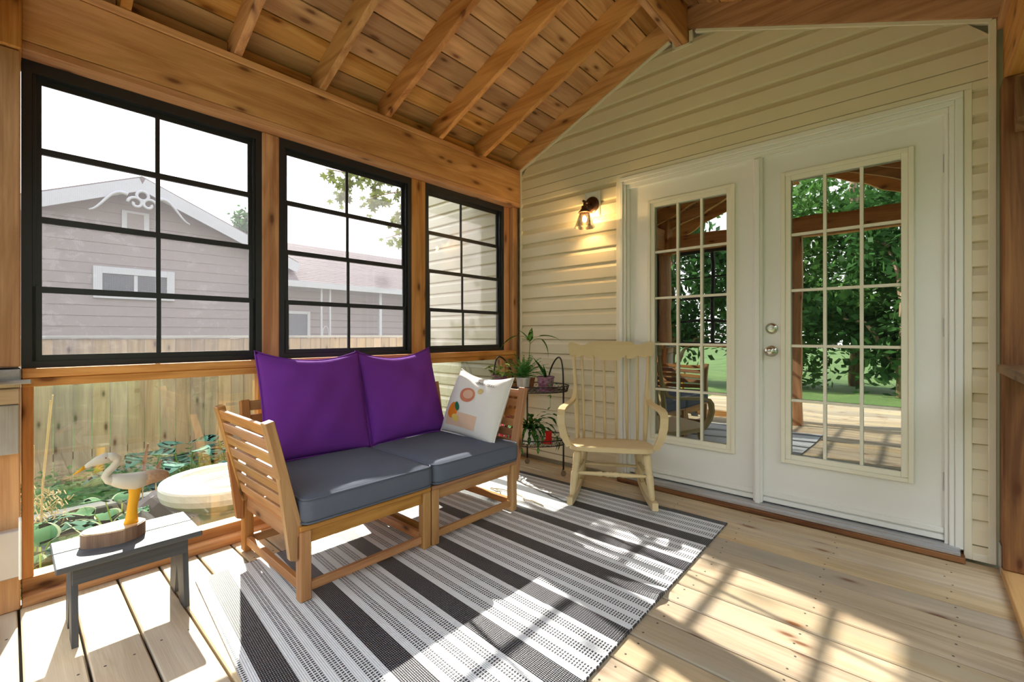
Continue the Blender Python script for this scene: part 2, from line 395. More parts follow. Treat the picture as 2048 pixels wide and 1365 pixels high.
def door(n, x0, x1, gx0, gx1, mx, knob):
    d = struct('door_%d' % n, MB().box(x0, gx0-.02, .01, .06, .062, 2.13).box(gx1+.02, x1, .01, .06, .062, 2.13)
               .box(gx0-.02, gx1+.02, .01, .06, .062, .345).box(gx0-.02, gx1+.02, .01, .06, 1.985, 2.13).box(gx0-.02, gx1+.02, .05, .06, .345, 1.985), WHITE)
    gz0, gz1 = .368, 1.962
    for (a, b, y) in ((0, .022, -.003), (.022, .050, .004)):     # stepped lite frame
        o = .050
        for X0, X1, Z0, Z1 in ((gx0-o+a, gx0-o+b, gz0-o+a, gz1+o-a), (gx1+o-b, gx1+o-a, gz0-o+a, gz1+o-a), (gx0-o+b, gx1+o-b, gz0-o+a, gz0-o+b), (gx0-o+b, gx1+o-b, gz1+o-b, gz1+o-a)):
            board('lite_frame', d, LITEFR, X0, X1, y-.006, .02, Z0, Z1, .002)
    zs = [gz0, .684, 1.0, 1.322, 1.646, gz1]; xs = [gx0, mx[0], mx[1], gx1]
    for i in range(3):
        for j in range(5):
            MB().box(xs[i], xs[i+1], .022, .026, zs[j], zs[j+1]).build('pane', DGLASS, d)
    for x in mx: board('muntin', d, LITEFR, x-.008, x+.008, .006, .022, gz0, gz1, .002)
    for z in zs[1:-1]: board('muntin', d, LITEFR, gx0, gx1, .0085, .0215, z-.008, z+.008, .002)
    board('door_sweep', d, WHITE, x0, x1, -.004, .01, .10, .128); board('door_sweep', d, WHITE, x0, x1, -.002, .01, .066, .092)
    if knob:
        M = Matrix.Rotation(math.pi/2, 3, 'X')
        MB().lathe([(.034, 0), (.034, .006), (.028, .012), (.014, .016), (.013, .035), (.02, .042), (.027, .052), (.028, .062), (.022, .07), (.009, .073), (.0, .0735)], 24, M=M).build('knob', CHROME, d, (1.962, .01, .967), True)
        MB().lathe([(.033, 0), (.033, .008), (.030, .013), (.024, .014), (.023, .018), (.018, .019), (.006, .019), (0, .019)], 24, M=M).build('deadbolt', CHROME, d, (1.962, .01, 1.102), True)
        for z in (.35, 1.10, 1.9): board('hinge', d, METALG, x1-.004, x1+.003, .002, .012, z-.045, z+.045)
    return d
door(1, 1.046, 1.872, 1.232, 1.710, (1.393, 1.552), False)
door(2, 1.916, 2.706, 2.062, 2.547, (2.224, 2.387), True)
board('astragal', trim1, WHITE, 1.868, 1.918, -.028, .03, .058, 2.13, .006); board('astragal', trim1, WHITE, 1.880, 1.906, -.036, -.028, .052, 2.12, .004)

# ---- window wall (x = 0)
wall_left = struct('wall_left', MB().box(-.14, -.04, -3.0, -.002, 2.225, 2.468), TIMBER['y'])
board('beam', wall_left, TIMBER, -.04, 0, -3.0, -.002, 2.225, 2.468); board('top_plate', wall_left, TIMBER, -.14, .006, -3.0, -.002, 2.470, 2.506)
board('header', wall_left, TIMBER, -.17, 0, -3.0, -.002, 2.188, 2.223)
posts = [(-2.098, -2.008), (-1.105, -.985), (-.135, -.072)]
for a, b in posts: board('post', wall_left, CEDAR, -.17, -.08, a, b, 0, 2.188, .006)
board('post', wall_left, CEDAR, -.17, -.035, -.071, -.004, 0, 2.188, .006)
board('sill', wall_left, CEDAR, -.08, .0, -3.0, -.073, .894, .930); board('apron', wall_left, CEDAR, -.075, -.006, -3.0, -.073, .858, .893)
bays = [(-3.0, -2.098), (-2.008, -1.105), (-.985, -.135)]
for a, b in bays:
    board('sill', wall_left, CEDAR, -.17, -.081, a, b, .894, .928)
    board('apron', wall_left, CEDAR, -.17, -.081, a, b, .86, .893)
    board('bottom_plate', wall_left, CEDAR, -.13, -.045, a, b, .0, .086)
    for q in (a, b-.034): board('stud', wall_left, CEDAR, -.10, -.045, q, q+.034, .087, .858)
    MB().box(-.118, -.114, a+.02, b-.02, .08, .87).build('glass_panel', GLASS, wall_left)
board('floor_plate', wall_left, CEDAR, -.043, .022, -3.0, -.03, .0, .036)
# near corner post where the porch wall turns
board('post', wall_left, CEDAR, -.17, .028, -3.16, -3.003, .94, 2.165, .005); board('post', wall_left, CEDAR, -.17, .028, -3.16, -3.003, 0, .86, .005)
board('beam_end', wall_left, TIMBER, -.17, .04, -3.16, -3.0, 2.168, 2.66, .005)
board('cap', wall_left, GREYW, -.17, .05, -3.16, -3.002, .885, .932, .004); board('cap', wall_left, DECK, -.17, .045, -3.16, -3.003, .862, .884, .004)
board('rail_end', wall_left, GREYW, .05, .075, -3.16, -2.975, .877, .892, .003)
board('panel', wall_left, DECK, .03, .052, -3.16, -3.005, .80, .86, .004); board('panel', wall_left, GREYW, .03, .055, -3.16, -3.006, .61, .798, .004)
board('bracket', wall_left, METALG, .06, .10, -3.16, -3.006, .155, .33, .003); board('bracket', wall_left, WHITE, .045, .11, -3.009, -3.001, .145, .365, .003)
# blocking between rafters
RY = [-.02-.4445*k for k in range(9)]
for a, b in zip(RY, RY[1:]):
    if a > -3.1: board('blocking', wall_left, CEDAR, -.13, -.09, b+.021, a-.021, 2.507, 2.606)

# ---- windows: black four-vent frames
GZS = [.965, 1.253, 1.545, 1.834, 2.120]
def window(n, y0, y1, ym):
    w = struct('window_%d' % n, MB().box(-.155, -.088, y0, y0+.03, .928, 2.188).box(-.155, -.088, y1-.03, y1, .928, 2.188)
               .box(-.155, -.088, y0+.03, y1-.03, .928, .955).box(-.155, -.088, y0+.03, y1-.03, 2.14, 2.188), BLACKF)
    ya, yb = y0+.03, y1-.03
    board('track', w, BLACKF, -.125, -.100, ya, ya+.012, .955, 2.14, .001); board('track', w, BLACKF, -.125, -.100, yb-.012, yb, .955, 2.14, .001)
    for j in range(4):
        x = -.100-.009*j; z0, z1 = GZS[j]-.013, GZS[j+1]+.013
        if j == 0: z0 = .955
        if j == 3: z1 = 2.14
        sa, sb = ya+.002, yb-.002; e = .027
        s = MB().box(x-.008, x, sa, sa+e, z0, z1).box(x-.008, x, sb-e, sb, z0, z1).box(x-.008, x, sa+e, sb-e, z0, z0+.026).box(x-.008, x, sa+e, sb-e, z1-.026, z1).build('sash', BLACKF, w)
        MB().box(x-.0045, x-.0035, sa+e, sb-e, z0+.026, z1-.026).build('pane', VINYL, s)
        board('muntin', s, BLACKF, x-.008, x+.001, ym-.009, ym+.009, z0+.02, z1-.02, .001)
    MB().box(-.1505, -.150, ya, yb, .955, 2.14).build('screen', SCREEN, w)
    return w
VINYL = glassmat('clear_vinyl', (.98, .98, .98), .004, .15)
window(1, -3.0, -2.098, -2.552); window(2, -2.008, -1.105, -1.577); window(3, -.985, -.135, -.60)

# ---- ceiling: rafters, ridge, boards
def zr(x): return 2.512+.417*x
roof = MB()
for s in (0, 1):
    f = (lambda x: x) if s == 0 else (lambda x: 2.874-x)
    roof.prism([(f(-.60), zr(-.60)+.182), (f(1.437), zr(1.437)+.182), (f(1.437), zr(1.437)+.24), (f(-.60), zr(-.60)+.24)], 'y', -3.75, .05)
    roof.box(min(f(-.62), f(-.60)), max(f(-.62), f(-.60)), -3.75, .05, 2.34, 2.52)
ceiling = struct('ceiling', roof, plain('roofing', (.16, .13, .11), .9))
for s in (0, 1):
    f = (lambda x: x) if s == 0 else (lambda x: 2.874-x)
    for k in range(-4, 11):
        xa = -.005+.1325*k; xb = min(xa+.1325, 1.437)
        if xa > 1.42: continue
        beam('plank', ceiling, ROOFW, (f((xa+xb)/2), -3.7, zr((xa+xb)/2)+.166), (f((xa+xb)/2), .045, zr((xa+xb)/2)+.166), (xb-xa)*1.083-.006, .022, up=(-.417 if s == 0 else .417, 0, 1), bev=.003)
    poly = [(0, 2.511), (1.395, zr(1.395)), (1.395, zr(1.395)+.152), (-.5, zr(-.5)+.152), (-.5, zr(-.5)+.09), (-.151, zr(-.151)), (-.151, 2.508), (0, 2.508)]
    rm = MB().prism([(f(a), b) for a, b in poly], 'y', -.019, .019).mesh('rafter', CEDAR['x'])
    for y in RY: link('rafter', rm, ceiling, (0, y if y < -.1 else -.020, 0))
board('ridge_beam', ceiling, CEDAR, 1.396, 1.436, -3.75, -.002, 3.005, 3.25, .004); board('ridge_beam', ceiling, CEDAR, 1.437, 1.477, -3.75, -.002, 3.008, 3.25, .004)

# ---- right-hand and camera-side walls (open above a rail)
wall_right = struct('wall_right', MB().box(2.90, 3.02, -3.16, -.005, 2.19, 2.46), TIMBER['y'])
board('top_plate', wall_right, TIMBER, 2.88, 3.02, -3.16, -.005, 2.461, 2.504); board('floor_plate', wall_right, CEDAR, 2.885, 2.99, -3.0, -.012, 0, .036)
for a, b in ((-.135, -.012), (-1.15, -1.05), (-2.15, -2.05), (-3.16, -3.07)): board('post', wall_right, DARKP, 2.888, 2.99, a, b, .037, 2.189, .006)
board('sill', wall_right, DARKP, 2.87, 3.0, -3.05, -.137, .90, .935); board('bracket', wall_right, METALG, 2.882, 2.888, -.10, -.03, .0, .13)
beam('brace', wall_right, DARKP, (2.95, -.19, 1.95), (2.95, -.05, 2.25), .06, .09, up=(0, 1, 0))
wall_front = struct('wall_front', MB().box(.045, 2.90, -3.19, -3.10, 2.2, 2.44), TIMBER['x'])
for a, b in ((1.50, 1.60), (2.79, 2.885)): board('post', wall_front, CEDAR, a, b, -3.17, -3.085, 0, 2.2, .005)
board('sill', wall_front, CEDAR, .12, 1.5, -3.18, -3.07, .895, .93); board('bottom_plate', wall_front, CEDAR, .12, 1.5, -3.17, -3.09, 0, .08)
w4 = struct('window_4', MB().box(.12, .16, -3.16, -3.11, .93, 2.2).box(1.46, 1.5, -3.16, -3.11, .93, 2.2).box(.16, 1.46, -3.16, -3.11, .93, .96).box(.16, 1.46, -3.16, -3.11, 2.15, 2.2), BLACKF)
for z in GZS[1:4]: board('sash_rail', w4, BLACKF, .16, 1.46, -3.15, -3.13, z-.015, z+.015)
for x in (.59, 1.03): board('mullion', w4, BLACKF, x-.02, x+.02, -3.16, -3.12, .96, 2.15)

# ================================================================== RUG
m, nt, p, out = newmat('woven_rug'); v = nt.nodes.new('ShaderNodeUVMap').outputs[0]
s3 = nt.nodes.new('ShaderNodeSeparateXYZ'); nt.links.new(v, s3.inputs[0]); X, Y = s3.outputs[0], s3.outputs[1]
dist = mth(nt, 'SUBTRACT', 1.115, Y)
def fm(a, k): return mth(nt, 'MULTIPLY', mth(nt, 'FRACT', mth(nt, 'DIVIDE', mth(nt, 'ADD', a, 10*k), k)), k)
mm = fm(mth(nt, 'SUBTRACT', dist, .274), .3135)
dark = mth(nt, 'LESS_THAN', mm, .09)
gp = fm(mth(nt, 'SUBTRACT', mm, .09), .0655)
gray = mth(nt, 'MULTIPLY', mth(nt, 'GREATER_THAN', gp, .027), mth(nt, 'SUBTRACT', 1, dark))
row = mth(nt, 'LESS_THAN', fm(mth(nt, 'SUBTRACT', gp, .027), .0128), .0095)
wob = mth(nt, 'MULTIPLY', mth(nt, 'SUBTRACT', noise(nt, v, 60, 2), .5), .004)
dash = mth(nt, 'LESS_THAN', fm(mth(nt, 'ADD', X, wob), .0115), .0062)
dk = mth(nt, 'MULTIPLY', gray, mth(nt, 'MULTIPLY', row, dash))
speck = mth(nt, 'MULTIPLY', mth(nt, 'LESS_THAN', fm(mth(nt, 'ADD', X, wob), .009), .0028), mth(nt, 'LESS_THAN', fm(Y, .007), .0028))
wspeck = mth(nt, 'MULTIPLY', mth(nt, 'LESS_THAN', fm(X, .0085), .0016), mth(nt, 'LESS_THAN', fm(Y, .0065), .0030))
wc = mixc(nt, wspeck, (.74, .76, .80, 1), (.45, .47, .52, 1))
c = mixc(nt, dk, wc, (.030, .032, .042, 1))
dc = mixc(nt, speck, (.014, .015, .021, 1), (.40, .42, .48, 1))
c = mixc(nt, dark, c, dc)
edge = mth(nt, 'GREATER_THAN', mth(nt, 'ABSOLUTE', mth(nt, 'ADD', X, .0)), .771)
c = mixc(nt, mth(nt, 'MULTIPLY', edge, mth(nt, 'LESS_THAN', fm(Y, .02), .013)), c, (.02, .022, .03, 1))
nt.links.new(c, p.inputs['Base Color']); p.inputs['Roughness'].default_value = .45; p.inputs['Specular IOR Level'].default_value = .6
wv = mth(nt, 'ADD', mth(nt, 'SINE', mth(nt, 'MULTIPLY', X, 1100)), mth(nt, 'SINE', mth(nt, 'MULTIPLY', Y, 900)))
bump(nt, p, wv, .35, .0015)
RUG = m
def rugz(x, y):
    e = max(0, 1-abs((x-.775)/.12))*max(0, 1-abs((y-.17)/.06))*.018
    e += .004*max(0, math.sin(x*3+1))*max(0, math.sin((y+1.1)*9))*(1 if x > .45 else .0)
    return .0075+e
RL = 2.287
def rugp(a, b):      # a: 0..1 across, b: 0 near edge .. 1 far edge
    n0 = Vector((.297, -2.497, 0)).lerp(Vector((1.875, -2.62, 0)), a); n1 = Vector((.305, -.372, 0)).lerp(Vector((1.815, -.333, 0)), a)
    q = n0.lerp(n1, b); X_, Y_ = (a-.5)*1.55, 1.115-RL*(1-b); return (q.x, q.y, rugz(X_, Y_)), (X_, Y_)
mb = MB(); NA, NB = 60, 110; uv = []
mb.grid(lambda a, b: rugp(a, b)[0], NA, NB); uv = [rugp(i_/NA, j_/NB)[1] for i_ in range(NA+1) for j_ in range(NB+1)]
for f0, f1 in (((0, 0), (1, 0)), ((1, 0), (1, 1)), ((1, 1), (0, 1)), ((0, 1), (0, 0))):
    def ed(t, q):
        P_, U_ = rugp(f0[0]+(f1[0]-f0[0])*t, f0[1]+(f1[1]-f0[1])*t); return ((P_[0], P_[1], .0005+(P_[2]-.0005)*q), U_)
    mb.grid(lambda t, q: ed(t, q)[0], 60, 1); uv += [ed(i_/60, j_)[1] for i_ in range(61) for j_ in range(2)]
rug = mb.build('rug', RUG); ul = rug.data.uv_layers.new(name='UVMap')
for l_ in rug.data.loops: ul.data[l_.index].uv = uv[l_.vertex_index]
tag(rug, 'black and white striped woven rug lying on the deck boards', 'rug')

# ================================================================== LOVESEAT SECTIONS
def sofa_section(s, loc, label):
    t = thing('sofa_section', label, 'sofa', loc, 0, None)
    def B(name, x0, x1, y0, y1, z0, z1, b=.003):
        if s < 0: y0, y1 = -y1, -y0
        return board(name, t, ACACIA, x0, x1, y0, y1, z0, z1, b)
    def Bm(name, p0, p1, w, h, up):
        return beam(name, t, ACACIA, (p0[0], s*p0[1], p0[2]), (p1[0], s*p1[1], p1[2]), w, h, (up[0], s*up[1], up[2]))
    for x in (.296, -.34):
        for y in (-.32, .275): B('leg', x, x+.045, y, y+.045, .0, .278, .004)
    B('seat_rail', .302, .326, -.275, .275, .222, .277); B('seat_rail', -.33, -.306, -.275, .275, .222, .277)
    for y in (-.31, .287): B('seat_rail', -.295, .296, y, y+.024, .205, .277)
    B('seat_frame', .285, .341, -.32, .32, .279, .299); B('seat_frame', -.341, -.285, -.32, .32, .279, .299)
    B('seat_frame', -.284, .284, -.32, -.27, .279, .299); B('seat_frame', -.284, .284, .27, .32, .279, .299)
    for k in range(5): B('seat_slat', -.27+.113*k, -.21+.113*k, -.268, .268, .281, .297)
    B('stretcher', .303, .328, -.275, .275, .028, .062); 
    for y in (-.309, .284): B('stretcher', -.295, .296, y, y+.025, .03, .07)
    B('stretcher', -.328, -.303, -.275, .275, .03, .07)
    # outward-leaning arm
    d = Vector((0, -.105, .43)); du = d.normalized(); nrm = Vector((0, -du.z, du.y))
    def A(x, q, off=0): return Vector((x, -.322, .295)) + d*q + Vector((0, nrm.y, nrm.z))*off
    for x0, x1 in ((.300, .300), (-.300, -.285)):
        Bm('arm_upright', A(x0, -.08), A(x1, 1.0), .036, .05, (1, 0, 0))
    for k in range(7):
        q = .03+.139*k
        Bm('arm_slat', A(-.268, q+.053, .004), A(.280, q+.053, .004), .017, .046, du)
    for x in (.296, -.318):
        ys = [(-.325, .165), (-.352, .175), (-.392, .50), (-.378, .507), (-.323, .30)]
        mb = MB().prism([(s*a, b) for a, b in ys], 'x', x, x+.03); mb.build('arm_brace', ACACIA['z'], t)
    # backrest leaning to the rear
    d2 = Vector((-.085, 0, .43)); u2 = d2.normalized()
    def K(y, q): return Vector((-.318, y, .295)) + d2*q
    for y in (-.285, .285): Bm('back_upright', K(y, -.06), K(y, 1.0), .036, .04, (0, 1, 0))
    for k in range(6):
        q = .1+.16*k
        Bm('back_slat', K(-.266, q+.03), K(.266, q+.03), .017, .05, u2)
    for y in (-.29, .20):
        B('bolt', .341, .346, y, y+.008, .045, .053)
    return t
sofa_section(1, (.470, -1.950, .008), 'acacia sofa section standing beside the small dark stool')
sofa_section(-1, (.470, -1.302, .008), 'acacia sofa section standing beside the wire plant stand')

def puffbox(sx, sy, sz, r, puff, n=14):
    bm = bmesh.new(); bmesh.ops.create_cube(bm, size=2)
    bmesh.ops.subdivide_edges(bm, edges=bm.edges[:], cuts=n, use_grid_fill=True)
    hx, hy, hz = sx/2, sy/2, sz/2
    for v in bm.verts:
        q = Vector((v.co.x, v.co.y, v.co.z)); u = q.copy()
        P = Vector((q.x*hx, q.y*hy, q.z*hz)); I = Vector((max(-hx+r, min(hx-r, P.x)), max(-hy+r, min(hy-r, P.y)), max(-hz+r, min(hz-r, P.z))))
        dd = P-I
        if dd.length > 1e-6: P = I+dd.normalized()*r
        P.z += puff*(1-u.x**2)*(1-u.y**2)*(1 if u.z > 0 else -.2)*abs(u.z)
        P.x += .35*puff*(1-u.y**2)*(1-u.z**2)*u.x; P.y += .35*puff*(1-u.x**2)*(1-u.z**2)*u.y
        v.co = P
    return bm
def rect_loop(hx, hy, r, z, n=6):
    pts = []
    for cx, cy, a0 in ((hx-r, hy-r, 0), (-hx+r, hy-r, 90), (-hx+r, -hy+r, 180), (hx-r, -hy+r, 270)):
        for k in range(n+1):
            a = math.radians(a0+90*k/n); pts.append((cx+r*math.cos(a), cy+r*math.sin(a), z))
    out = []
    for i, p in enumerate(pts):
        out.append(p); q = pts[(i+1) % len(pts)]
        if (Vector(q)-Vector(p)).length > .1:
            for k in range(1, 6): out.append(tuple(Vector(p).lerp(Vector(q), k/6)))
    return out
def seat_cushion(loc, label, rz):
    bm = puffbox(.665, .640, .112, .03, .011); me = bpy.data.meshes.new('cushion'); bm.to_mesh(me); bm.free(); me.materials.append(GREYF)
    for p_ in me.polygons: p_.use_smooth = True
    o = link('seat_cushion', me, None, loc); o.rotation_euler = (0, 0, rz); tag(o, label, 'cushion')
    for z in (.047, -.047): MB().tube(rect_loop(.329, .3165, .035, z), .0042, 6, True).build('piping', GREYF, o, smooth=True)
seat_cushion((.496, -1.945, .365), 'charcoal seat cushion under the wide purple pillow beside the stool', .0)
seat_cushion((.496, -1.300, .365), 'charcoal seat cushion carrying the white printed pillow', .0)

# pillows -------------------------------------------------------------
def pillow_fn(w, h, t, pinch=.05, wr=0.0, seed=0, flop=0.0):
    rnd = random.Random(seed); ph = [rnd.uniform(0, 6.28) for _ in range(6)]
    def fn(u, v, side):          # u,v in -1..1
        a = 1-pinch*(1-abs(v)**2.2); b = 1-pinch*(1-abs(u)**2.2)
        x = u*w/2*a; z = v*h/2*b
        e = (max(0, 1-abs(u)**2.6)*max(0, 1-abs(v)**2.6))**.55
        y = side*t/2*e
        y += wr*e*(math.sin(5*u+3*v+ph[0])*.6+math.sin(9*u-6*v+ph[1])*.3+math.sin(14*v+4*u+ph[2])*.2)*side
        y += .012*math.sin(2.2*u+ph[3])*math.cos(1.5*v+ph[4])
        z += -flop*(1-u*u)*max(0, v)**2
        return (x, y, z)
    return fn
def pillow(name, fn, mat, label, corners_loc, rot, cat='pillow', n=28):
    mb = MB()
    for sd in (-1, 1): mb.grid(lambda a, b: fn(a*2-1, b*2-1, sd), n, n)
    me = mb.mesh(name, mat, True)
    bm = bmesh.new(); bm.from_mesh(me); bmesh.ops.remove_doubles(bm, verts=bm.verts, dist=1e-4); bmesh.ops.recalc_face_normals(bm, faces=bm.faces); bm.to_mesh(me); bm.free()
    for p_ in me.polygons: p_.use_smooth = True
    o = link(name, me, None, corners_loc); o.rotation_mode = 'QUATERNION'; o.rotation_quaternion = rot
    tag(o, label, cat)
    loop = [(-1+2*k/16, -1) for k in range(16)]+[(1, -1+2*k/16) for k in range(16)]+[(1-2*k/16, 1) for k in range(16)]+[(-1, 1-2*k/16) for k in range(16)]
    MB().tube([fn(u, v, 0) for u, v in loop], .0045, 6, True).build('seam', mat, o, smooth=True)
    return o
def frame_quat(xdir, zdir):
    X = Vector(xdir).normalized(); Z = Vector(zdir); Z = (Z-X*Z.dot(X)).normalized(); Yv = Z.cross(X)
    return Matrix((X, Yv, Z)).transposed().to_quaternion()
# left: bottom y -2.13..-1.61 at x~.33, top y -2.235..-1.66 at x~.12
pf = pillow_fn(.575, .59, .14, .035, .011, 3, .05)
pillow('throw_pillow', pf, PURPLE, 'purple throw pillow leaning at the stool end of the sofa', (.158, -1.905, .696), frame_quat((.02, 1, -.03), (-.34, -.10, 1)))
pf2 = pillow_fn(.555, .58, .14, .035, .012, 8, .05)
pillow('throw_pillow', pf2, PURPLE, 'purple throw pillow leaning between the other purple pillow and white pillow', (.158, -1.345, .696), frame_quat((.0, 1, .02), (-.34, -.02, 1)))
# white printed pillow leaning on the far arm
wf = pillow_fn(.47, .43, .17, .045, .006, 12, .035)
wp = pillow('printed_pillow', wf, WHITEF, 'white pillow printed with orange fruit leaning on sofa arm', (.520, -1.045, .617), frame_quat((1, .02, -.07), (.05, .40, 1)))
def wpatch(name, col, fn2, nr=5, na=24, off=.002):
    """flat print on the pillow face: fn2(r, a) -> (u, v)"""
    mb = MB(); vs = []; fs = []
    for i in range(nr+1):
        for k in range(na):
            u, v = fn2(i/nr, 2*math.pi*k/na); x, y, z = wf(u, v, -1); vs.append((x, y-off, z))
    for i in range(nr):
        for k in range(na): fs.append((i*na+k, i*na+(k+1) % na, (i+1)*na+(k+1) % na, (i+1)*na+k))
    mb.add(vs, fs); return mb.build(name, simple(name+'_ink', col, .9), wp)
def ell(cu, cv, a, b, rot=0): return lambda r, t: (cu+r*(a*math.cos(t)*math.cos(rot)-b*math.sin(t)*math.sin(rot)), cv+r*(a*math.cos(t)*math.sin(rot)+b*math.sin(t)*math.cos(rot)))
def rectp(u0, u1, v0, v1):
    def f(r, t):
        c, s_ = math.cos(t), math.sin(t); k = 1/max(abs(c), abs(s_)); return ((u0+u1)/2+r*k*c*(u1-u0)/2, (v0+v1)/2+r*k*s_*(v1-v0)/2)
    return f
wpatch('print_panel', (.76, .54, .41), rectp(-.72, .42, -.78, -.36), 6, 32, .0012)
wpatch('print_orange', (.78, .22, .02), ell(-.50, -.34, .2, .24), off=.003); wpatch('print_leaf', (.03, .17, .10), ell(-.34, -.20, .08, .14, .5), 3, 16, .0045)
wpatch('print_lemon', (.80, .60, .16), ell(-.32, -.55, .15, .10, -.3), 3, 18, .0045)
wpatch('print_ornament', (.62, .22, .14), ell(-.12, .22, .26, .24), off=.003); wpatch('print_ornament', (.72, .45, .33), ell(-.09, .24, .17, .15), off=.0045)
wpatch('print_dot', (.70, .55, .25), ell(.28, .42, .10, .10), 3, 16, .003)
for k in range(9):      # one line of looping handwriting
    u0 = -.02+.075*k+(.08 if k > 4 else 0); pts = []
    for j in range(9):
        a = j/8*2*math.pi; u = u0+.036*math.cos(a); v = .74-.02*k*.5+.055*math.sin(a)*(1.2 if k in (1,) else .7)
        x, y, z = wf(u, v, -1); pts.append((x, y-.002, z))
    MB().tube(pts, .0011, 4).build('print_stroke', simple('stroke_ink', (.18, .15, .14)), wp)

# ================================================================== ROCKING CHAIR
rc = thing('rocking_chair', 'cream painted wooden rocking chair standing before the glazed door', 'chair', (1.247, -.621, .012), math.radians(30.6))
def rz_(y): return ((y-.26)**2)/(2*1.7)
for s in (-1, 1):
    path = [(s*(.247-.055*(y/.64)), y, rz_(y)+.022) for y in [-.02+.66*k/16 for k in range(17)]]
    MB().ribbon(path, .034, .044, (1, 0, 0)).build('rocker', CHAIRP, rc)
    def turned(p0, p1, prof, name, n=12):
        p0, p1 = Vector(p0), Vector(p1)
        MB().tube([p0.lerp(p1, q) for q, r in prof], [r for q, r in prof], n).build(name, CHAIRP, rc, smooth=True)
    LEG = [(0, .013), (.1, .017), (.3, .021), (.45, .024), (.50, .024), (.53, .018), (.55, .023), (.58, .018), (.60, .024), (.63, .019), (.66, .026), (.69, .020), (.73, .024), (.84, .026), (1.0, .018)]
    turned((s*.240, .045, .05), (s*.205, .10, .345), LEG, 'leg')
    turned((s*.210, .43, .045), (s*.165, .30, .33), [(0, .014), (.2, .019), (.5, .024), (.8, .024), (1, .018)], 'leg')
    turned((s*.222, .075, .20), (s*.182, .355, .20), [(0, .009), (.3, .013), (.5, .016), (.7, .013), (1, .009)], 'stretcher', 8)
STR = [(0, .009), (.2, .012), (.3, .013), (.36, .017), (.38, .011), (.42, .014), (.45, .019), (.48, .013), (.5, .018), (.52, .013), (.55, .019), (.58, .014), (.62, .011), (.64, .017), (.7, .013), (.8, .012), (1, .009)]
turned((-.219, .067, .195), (.219, .067, .195), STR, 'stretcher')
turned((-.185, .37, .17), (.185, .37, .17), [(0, .009), (.3, .011), (.5, .014), (.7, .011), (1, .009)], 'stretcher')
# seat
so = []
for k in range(40):
    a = 2*math.pi*k/40; c_, s_ = math.cos(a), math.sin(a)
    x = .262*math.copysign(abs(c_)**.42, c_); y = .245+.215*math.copysign(abs(s_)**.45, s_)
    if y > .245: x *= 1-.12*(y-.245)/.215
    so.append((x, y))
mb = MB(); nn = len(so)
def sz_(x, y): return .368-.085*(y-.03)
rings = []
for sc_, top, dz in ((.0, 1, -.008), (.5, 1, -.006), (.85, 1, -.001), (.97, 1, 0), (1, 1, -.006), (1, 0, .004), (.95, 0, 0), (.3, 0, 0)):
    rings.append([(x*sc_, .245+(y-.245)*sc_, sz_(x, .245+(y-.245)*sc_)+dz-(0 if top else .034)) for x, y in so])
vs = [q for r_ in rings for q in r_]
mb.add(vs, [(i*nn+k, i*nn+(k+1) % nn, (i+1)*nn+(k+1) % nn, (i+1)*nn+k) for i in range(len(rings)-1) for k in range(nn)])
mb.build('seat', CHAIRP, rc)
# spindles, posts
bx = [-.222, -.181, -.112, -.037, .04, .112, .178, .226]; tx = [-.255, -.197, -.12, -.046, .037, .108, .186, .26]
for i in range(8):
    outer = i in (0, 7); y0 = .405+.02*(1-(bx[i]/.23)**2)
    p0 = Vector((bx[i], y0, sz_(0, y0)-.01)); p1 = Vector((tx[i], y0+.09, .905))
    prof = [(0, .013), (.15, .0155), (.4, .0175), (.55, .0165), (.8, .012), (1, .011)] if outer else [(0, .0085), (.3, .0105), (.5, .011), (.8, .0085), (1, .0075)]
    MB().tube([p0.lerp(p1, q) for q, r in prof], [r for q, r in prof], 10).build('post' if outer else 'spindle', CHAIRP, rc, smooth=True)
crest = [(150,150),(153,128),(165,115),(185,110),(210,112),(260,130),(300,146),(330,152),(352,149),(370,140),(392,120),(415,110),(480,104),(680,103),(880,103),(925,108),(945,124),(965,137),(1000,142),(1035,138),(1070,125),(1110,110),(1150,103),(1180,110),(1193,128),(1197,150),
         (1195,185),(1180,255),(1168,272),(1140,280),(1090,288),(1060,290),(1035,282),(1010,270),(985,270),(970,284),(950,300),(915,307),(880,303),(845,289),(815,292),(795,305),(785,320),(765,325),(680,325),(580,325),(550,322),(540,308),(525,296),(490,289),(465,292),(440,303),(405,306),(375,298),(355,280),(345,272),(320,276),(290,287),(255,297),(215,288),(185,278),(168,262),(158,215)]
cp = [((px-672)/522.5*.297, .995-(v_-120)*.000597) for px, v_ in crest]
mb = MB().prism(cp, 'y', -.011, .011); 
mb.v = [(x, y+.505-.05*(1-(x/.3)**2)*-.35+(z-.93)*.16, z) for x, y, z in mb.v]
mb.build('crest_rail', CHAIRP, rc)
for s in (-1, 1):
    path = [(s*.243, .452, .70), (s*.246, .438, .645), (s*.252, .415, .605), (s*.268, .36, .588), (s*.287, .25, .586), (s*.302, .15, .584), (s*.310, .105, .572), (s*.312, .085, .545), (s*.308, .075, .49), (s*.295, .08, .43), (s*.277, .095, .385), (s*.262, .11, .352)]
    MB().ribbon(path, [.022, .026, .03, .036, .042, .046, .046, .046, .046, .044, .04, .036], .02, lambda i: (1, 0, 0) if i > 2 else (1, 0, 0)).build('arm', CHAIRP, rc)

